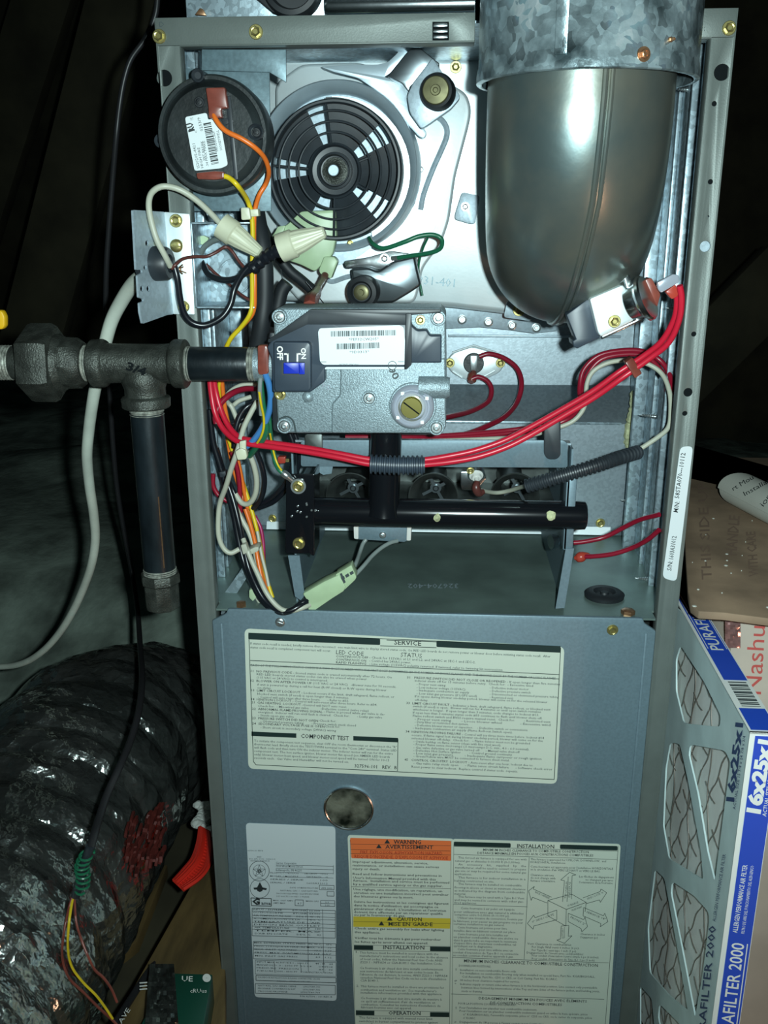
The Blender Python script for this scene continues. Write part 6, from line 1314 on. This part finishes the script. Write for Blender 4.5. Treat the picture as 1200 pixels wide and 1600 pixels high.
obj('film_wrap', mb, 'film', gb, angle=15)

# ================================================================== behind the top rail
pl = thing('plenum_box', 'galvanised plenum above the furnace, behind the top rail', 'duct', tuple(at(500, 26, .03)))
pz = .0005
px0, px1 = at(290, 10, .02).x, at(508, 10, .02).x
obj('plenum_wall', MB().box(px0, px1, .02, .30, pz, .16), 'galvd', pl, .001)
obj('dark_edge', MB().box(at(508, 10, .02).x, at(745, 10, .02).x, .045, .30, pz, .16), 'galvd', pl, .001)
q = mpp(620, 8, .012)
obj('rolled_edge', MB().lathe([(0, 11 * q), (.002, 13 * q), (at(742, 10, .012).x - at(508, 10, .012).x, 13 * q)], at(508, 9, .014), (1, 0, 0), 16), 'chrome', pl)
obj('rolled_edge', MB().lathe([(0, 5 * q), (at(742, 10, .012).x - at(508, 10, .012).x, 5 * q)], at(508, -8, .008), (1, 0, 0), 12), 'chrome', pl)
c = at(458, -20, .012); q = mpp(458, 0, .012)
obj('round_plug', MB().lathe([(-.004, 46 * q), (.006, 46 * q), (.010, 43 * q), (.011, 36 * q), (.006, 32 * q), (.006, 14 * q), (.010, 12 * q), (.010, 1 * q)], c, (0, -1, 0), 44), 'rubber', pl)
obj('plug_arm', MB().plate([(380, -20), (430, -40), (440, 24), (424, 18)], .006, .008), 'rubber', pl, .001)
obj('copper_clip', MB().plate([(304, 23), (312, 12), (317, 14), (322, 24)], .015, .004), 'copperscrew', pl, .0006)
0 and obj('coil_cabinet', MB().box(at(1086, 0, .05).x, .40, .05, .3, -.001, .2), 'darkwood', label='dark cabinet edge above the furnace right corner', cat='cabinet')

# ================================================================== right side: cartons, booklet, filter
ZS = -.385
mb = MB()
A = [(1062, 690), (1066, 760), (1069, 820), (1072, 880), (1075, 925), (1080, 946), (1092, 955), (1130, 957), (1200, 966), (1290, 972), (1420, 985)]
P = [atz(x, y, ZS) for x, y in A]; P[0].x = max(P[0].x, .3625)
P = [Vector((max(p.x, .3622), p.y, p.z)) for p in P]
P += [Vector((.95, P[-1].y, ZS)), Vector((.95, .42, ZS)), Vector((.3622, .42, ZS))]
P[-4].x = .80
mb.loft(P, [p + Vector((0, 0, -.006)) for p in P])
cs_ = obj('cardboard_sheet', mb, 'card', None, .0008, label='dusty brown cardboard lid beside the furnace right side', cat='cardboard')
fz = lambda x, y: atz(x, y, ZS + .0004)
mb = MB()
text(mb, 'THIS SIDE UP', (1112, 905), (1105, 752), 15, f=fz, bold=.01); text(mb, 'HANDLE', (1150, 868), (1156, 806), 16, f=fz, bold=.02); text(mb, 'WITH CARE', (1185, 900), (1180, 830), 14, f=fz, bold=.02)
obj('faded_print', mb, mat('faded_carton_ink', (.25, .162, .112), 0, .85), cs_, label='faded reddish print')
# flecks of debris
mb = MB(); rf = random.Random(11)
for i in range(16):
    c = atz(1080 + rf.random() * 120, 800 + rf.random() * 150, ZS + .0003); s_ = .0004 + rf.random() ** 2 * .0014
    mb.lathe([(0, s_), (.0006, s_ * .8), (.0009, s_ * .2)], c, (0, 0, 1), 6)
obj('plaster_flecks', mb, 'paper', label='pale plaster flecks scattered on the cardboard lid', cat='debris', kind='stuff')
# rolled booklet
rB = 30 * mpp(1165, 775, .2)
a = atz(1158, 766, ZS + rB); b = atz(1290, 832, ZS + rB); d = (b - a).normalized()
rb_ = thing('rolled_booklet', 'rolled white instruction booklet lying on the cardboard lid', 'booklet', tuple(Vector((a.x, a.y, ZS))))
mb = MB(); ns = 60; vs = []
e1 = Vector((0, 0, 1)); e2 = d.cross(e1).normalized()
for t in (0, 1):
    for i in range(ns + 1):
        an = 2 * PI * 1.6 * i / ns; rr = rB * (1 - .16 * i / ns); vs.append(a + (b - a) * t - d * (.0 if t else (.012 * math.cos(an))) + (e1 * math.sin(an) + e2 * math.cos(an)) * rr)
mb.add(vs, [(i, i + 1, ns + 2 + i, ns + 1 + i) for i in range(ns)])
obj('paper_roll', mb, 'paper', rb_, angle=60, weld=False)
def oncyl(px, py):
    dd = ray(px, py); o_ = CAMP - a; D_ = dd - d * dd.dot(d); O_ = o_ - d * o_.dot(d)
    A_ = D_.dot(D_); B_ = 2 * D_.dot(O_); C_ = O_.dot(O_) - (rB + .0005) ** 2; disc = max(B_ * B_ - 4 * A_ * C_, 0)
    return CAMP + dd * ((-B_ - math.sqrt(disc)) / (2 * A_))
mb = MB()
for s_, p0, p1, h in (('rt Mou', (1146, 767), (1178, 748), 7), ('Installati', (1164, 775), (1206, 752), 7), ('ion,', (1193, 792), (1208, 772), 8)): text(mb, s_, p0, p1, h, f=oncyl, bold=.0, res=2)
obj('lettering', mb, 'ink', rb_)
# pale printed carton under the lid
xn = .405; yn = .012
nb = thing('printed_carton', 'pale printed carton with red outline lettering under the cardboard lid', 'box', (.55, .1, -.86))
obj('carton_body', MB().box(xn, .80, yn, .36, -.862, ZS - .0065), 'cardpale', nb, .002)
fN = lambda x, y: at(x, y, yn - .0006)
mb = MB(); text(mb, 'Nashua', (1189, 1085), (1197, 958), 26, f=fN, bold=.0, res=3); obj('lettering', mb, 'pinkink', nb)
mb = MB(); pts = []
for i in range(15):
    for j in range(7): pts.append(at(1133 + j * 4 , 962 + i * 3.6, yn - .002 - .004 * abs(noise.noise(Vector((i * .9, j * .8, 5))))))
mb.add(pts, [(i * 7 + j, i * 7 + j + 1, (i + 1) * 7 + j + 1, (i + 1) * 7 + j) for i in range(14) for j in range(6)])
obj('plastic_film', mb, mat('pink_glint_film', (.45, .25, .24), .6, .15), nb, angle=15)  # clear film coloured pink to carry its pinkish highlight
# air filter
ZTp = -.412
C1 = atz(1172, 1144, ZTp); C2 = atz(1068, 958, ZTp)
if C2.x < .3635: C2.x = .3635
far = (C2 - C1).normalized(); C3 = C1 + far * .406
nn = Vector((-far.y, far.x, 0)); nn = nn if nn.x > 0 else -nn
TH = (atz(1214, 1143, ZTp) - C1).dot(nn)
TH = max(.018, min(.027, TH))
af = thing('air_filter', 'boxed-edge air filter with blue printed card frame, right of the furnace', 'air filter', tuple(Vector((C1.x, C1.y, -.862))))
dn_ = Vector((0, 0, -(ZTp + .862)))
def slab(a, b, w, m_n, name, par, bevel=0, lab=None):
    pass
fpl = plane_at(C1, nn); 
up = Vector((0, 0, 1))
holes = [[(1063, 1008), (1100, 1065), (1126, 1118), (1125, 1136), (1068, 1130), (1056, 1080), (1056, 1030)],
 [(1078, 1163), (1133, 1173), (1141, 1190), (1138, 1215), (1118, 1370), (1116, 1376), (1105, 1330), (1090, 1240), (1076, 1180)],
 [(1047, 1160), (1062, 1162), (1075, 1220), (1095, 1330), (1099, 1375), (1045, 1342), (1036, 1290), (1040, 1200)],
 [(1050, 1377), (1085, 1400), (1107, 1425), (1108, 1440), (1098, 1520), (1086, 1590), (1080, 1560), (1065, 1480), (1048, 1395)],
 [(1023, 1358), (1038, 1372), (1058, 1480), (1075, 1580), (1045, 1555), (1015, 1520), (1012, 1450)],
 [(1030, 1568), (1062, 1600), (1075, 1640), (1040, 1640), (1028, 1590)], [(1000, 1540), (1018, 1560), (1026, 1640), (1000, 1640)]]
bot = lambda px: 1700
c1p = (1172, 1144); c2p = (1068, 958)
face = [(1172.0, 1144), (1067, 958), (1044, 940), (1035, 1100), (985, 1500), (960, 1700), (1098, 1700)]
obj('frame_face', MB().plate(face, 0, 0, holes=[rnd(h, 5, 2) for h in holes], f=fpl, off=nn * .0012), 'filtercard', af)
md = MB(); m0 = C1 + nn * .005 + far * .003; 
NPl = 50; vs = []
for i in range(NPl + 1):
    p = m0 + far * (.398 * i / NPl) + nn * (.0014 if i % 2 else 0); vs += [p - up * .004, p - up * .42]
md.add(vs, [(2 * i, 2 * i + 2, 2 * i + 3, 2 * i + 1) for i in range(NPl)])
obj('pleated_media', md, 'media', af, weld=False)
# wire mesh over the media
mw = MB(); fm = plane_at(C1 + nn * .0035, nn)
base = C1 + nn * .0035
def lp(a_, b_): return base + far * a_ - up * b_
stp_ = .026
for i in range(-24, 26):
    pts = []
    for k in range(0, 26):
        b_ = .004 + k * .017; a_ = i * stp_ + k * .0085 + (.0015 if k % 2 else -.0015)
        if 0.002 < a_ < .40 and b_ < .43: pts.append(lp(a_, b_))
        elif pts: break
    if len(pts) > 1: mw.tube(smooth(pts, 3), .0004, 5)
    pts = []
    for k in range(0, 26):
        b_ = .004 + k * .017; a_ = i * stp_ - k * .004 + .004 * math.sin(k * 1.7 + i) + .12
        if 0.002 < a_ < .40 and b_ < .43: pts.append(lp(a_, b_))
        elif pts: break
    if len(pts) > 1 and i % 2: mw.tube(smooth(pts, 3), .00035, 5)
for k in range(0, 26):
    for i in range(15):
        if (i + k) % 2: continue
        a_ = .006 + i * stp_; b_ = .006 + k * .021
        if b_ < .42: mw.tube(smooth([lp(a_, b_), lp(a_ + .012, b_ + .002), lp(a_ + .025, b_ - .001)], 2), .00038, 5)
obj('wire_mesh', mw, 'meshwire', af, kind='stuff')
# top edge and near edge of the card frame
def board(p, u_, v_, t, name, m_n, par, lab=None):
    mb = MB(); A = [p, p + u_, p + u_ + v_, p + v_]; mb.loft(A, [x + t for x in A]); return obj(name, mb, m_n, par, label=lab)
te = board(C1, far * .406, nn * TH, Vector((0, 0, -.0012)), 'top_edge', 'filterwhite', af)
ne = board(C1, nn * TH, Vector((0, 0, -.445)), far * .0012, 'near_edge', 'filterwhite', af)
def tp(a_, w_): return C1 + far * a_ + nn * (TH * w_) + up * .0005
ptop = lambda x, y: atz(x, y, ZTp + .0006)
mb = MB()
def tq(a0_, a1_, w0, w1): mb.add([tp(a0_, w0), tp(a1_, w0), tp(a1_, w1), tp(a0_, w1)], [(0, 1, 2, 3)])
Lf = (C2 - C1).length
def fr(px, py):
    p = atz(px, py, ZTp); return (p - C1).dot(far)
s1, s2, s3 = fr(1152, 1107), fr(1128, 1063), fr(1068, 958)
tq(.002, s1, .06, .94); tq(s2, .40, .10, .94); obj('blue_print', mb, 'filterblue', te)
mb = MB()
for k in range(14): 
    y0_ = s1 + (s2 - s1) * (.06 + .9 * k / 14); w_ = (.3, .6, .4, .8)[k % 4] * (s2 - s1) / 14; mb.add([tp(y0_, .2), tp(y0_ + w_, .2), tp(y0_ + w_, .85), tp(y0_, .85)], [(0, 1, 2, 3)])
obj('barcode', mb, 'inkgrey', te)
def maptop(x, y): return C1 + far * x + nn * (TH * y) + up * .0010   # x along the edge, y across 0..1
def text3(mb, s_, f, w, h, o=(0, 0), bold=0.0, res=3):
    vs_, fs_ = glyphs(s_, bold, res); xa = min(v.x for v in vs_); xb = max(v.x for v in vs_)
    mb.add([f(o[0] + w * (v.x - xa) / (xb - xa), o[1] + h * v.y / CAPH) for v in vs_], fs_)
mb = MB(); text3(mb, 'PURAFILTER 2000', lambda x, y: maptop(x, 1 - y), .128, -.50, (fr(1131, 1018), .28)) if False else text3(mb, 'PURAFILTER 2000', lambda x, y: maptop(x, y), .13, -.46, (fr(1127, 1018), .72), .01)
for w0 in (.14, .86):
    mb.add([maptop(fr(1120, 1012) - .004, w0), maptop(.3, w0), maptop(.3, w0 + .03), maptop(fr(1120, 1012) - .004, w0 + .03)], [(0, 1, 2, 3)])
obj('lettering', mb, 'filterwhite', te)
def mapn(x, y): return C1 + nn * (TH * x) - up * y - far * .0006     # x across 0..1, y down the edge
mb = MB(); mb.add([mapn(.17, .002), mapn(.97, .002), mapn(.97, .44), mapn(.17, .44)], [(0, 1, 2, 3)]); obj('blue_print', mb, 'filterblue', ne)
pn = lambda x, y: CAMP + ray(x, y) * ((C1 - far * .001 - CAMP).dot(far) / ray(x, y).dot(far))
def vtext(mb, s_, p0, p1, h, **k): text(mb, s_, p0, p1, h, f=pn, **k)
mb = MB(); vtext(mb, '16x25x1', (1187, 1272), (1206, 1158), 20, bold=.05, res=3); vtext(mb, 'ACTUAL SIZE 15 7/8 x 24 7/8 x 3/4', (1197, 1276), (1215, 1160), 6, bold=.01)
vtext(mb, 'ALLERGEN PERFORMANCE AIR FILTER', (1152, 1458), (1168, 1352), 7.5, bold=.01); vtext(mb, 'FILTRO DE AIRE DEL FUNCIONAMIENTO DEL ALERGENICO', (1163, 1459), (1178, 1353), 5)
vtext(mb, 'PURAFILTER 2000', (1141, 1638), (1163, 1475), 19, bold=.01, res=3)
q0, q1 = (1134, 1472), (1108, 1640)
mb.line(1134, 1472, 1110, 1640, 1.2, 0, pn); mb.line(1168, 1475, 1146, 1640, 1.6, 0, pn)
obj('lettering', mb, 'filterwhite', ne)
pf = plane_at(C1 - nn * .0006, nn)
mb = MB(); text(mb, '16x25x1', (1146, 1253), (1161, 1130), 11, f=pf, bold=.04, shear=0); text(mb, 'PURAFILTER 2000', (1098, 1640), (1119, 1447), 11, f=pf, bold=.01)
text(mb, 'ACTUAL SIZE 15 7/8 x 24 7/8 x 3/4', (1149, 1265), (1165, 1150), 4, f=pf); text(mb, 'ALLERGEN PERFORMANCE AIR FILTER', (1118, 1440), (1134, 1335), 5, f=pf)
obj('lettering', mb, mat('navy_print', (.02, .05, .16), 0, .6), af, label='navy 16x25x1 lettering')
# dusty board at the lower right
zpoly('floor_board', [(1150, 1240), (1330, 1240), (1330, 1590), (1150, 1590)], -.845, .02, 'wood', 'dusty brown floor board at the lower right corner', 'board')
mb = MB(); text(mb, '11 7/8', (1192, 1480), (1198, 1330), 10, f=lambda x, y: atz(x, y, -.8442), bold=.02)
obj('faded_print', mb, 'inkgrey', label='faded dark ink marks on the dusty floor board', cat='print')

# repeats share a group
GR = {'black_wire': 'black wires of the left harness', 'white_wire': 'white wires in the compartment', 'dark_red_wire': 'thin dark red wires', 'red_wire': 'thick red wires', 'orange_wire': 'orange wires', 'wire_nut': 'cream wire nuts', 'cable_tie': 'cable ties on the wiring', 'brown_wire': 'thin brown wires in the wiring box', 'igniter_wire': 'grey igniter wires', 'rollout_wire': 'dark red wires at the right foot of the burner rack', 'thermostat_wire': 'bare thermostat conductors', 'wire_loom': 'corrugated wire looms', 'roof_brace': 'dark roof timbers', 'joist': 'attic joists', 'floor_cable': 'dark cables over the plywood board', 'wire_stripe': 'yellow stripe strands'}
for o in scene.objects:
    k = o.name.split('.')[0]
    if o.parent is None and k in GR and 'label' in o: o['group'] = GR[k]
# tidy up
bpy.data.objects.remove(_fo)
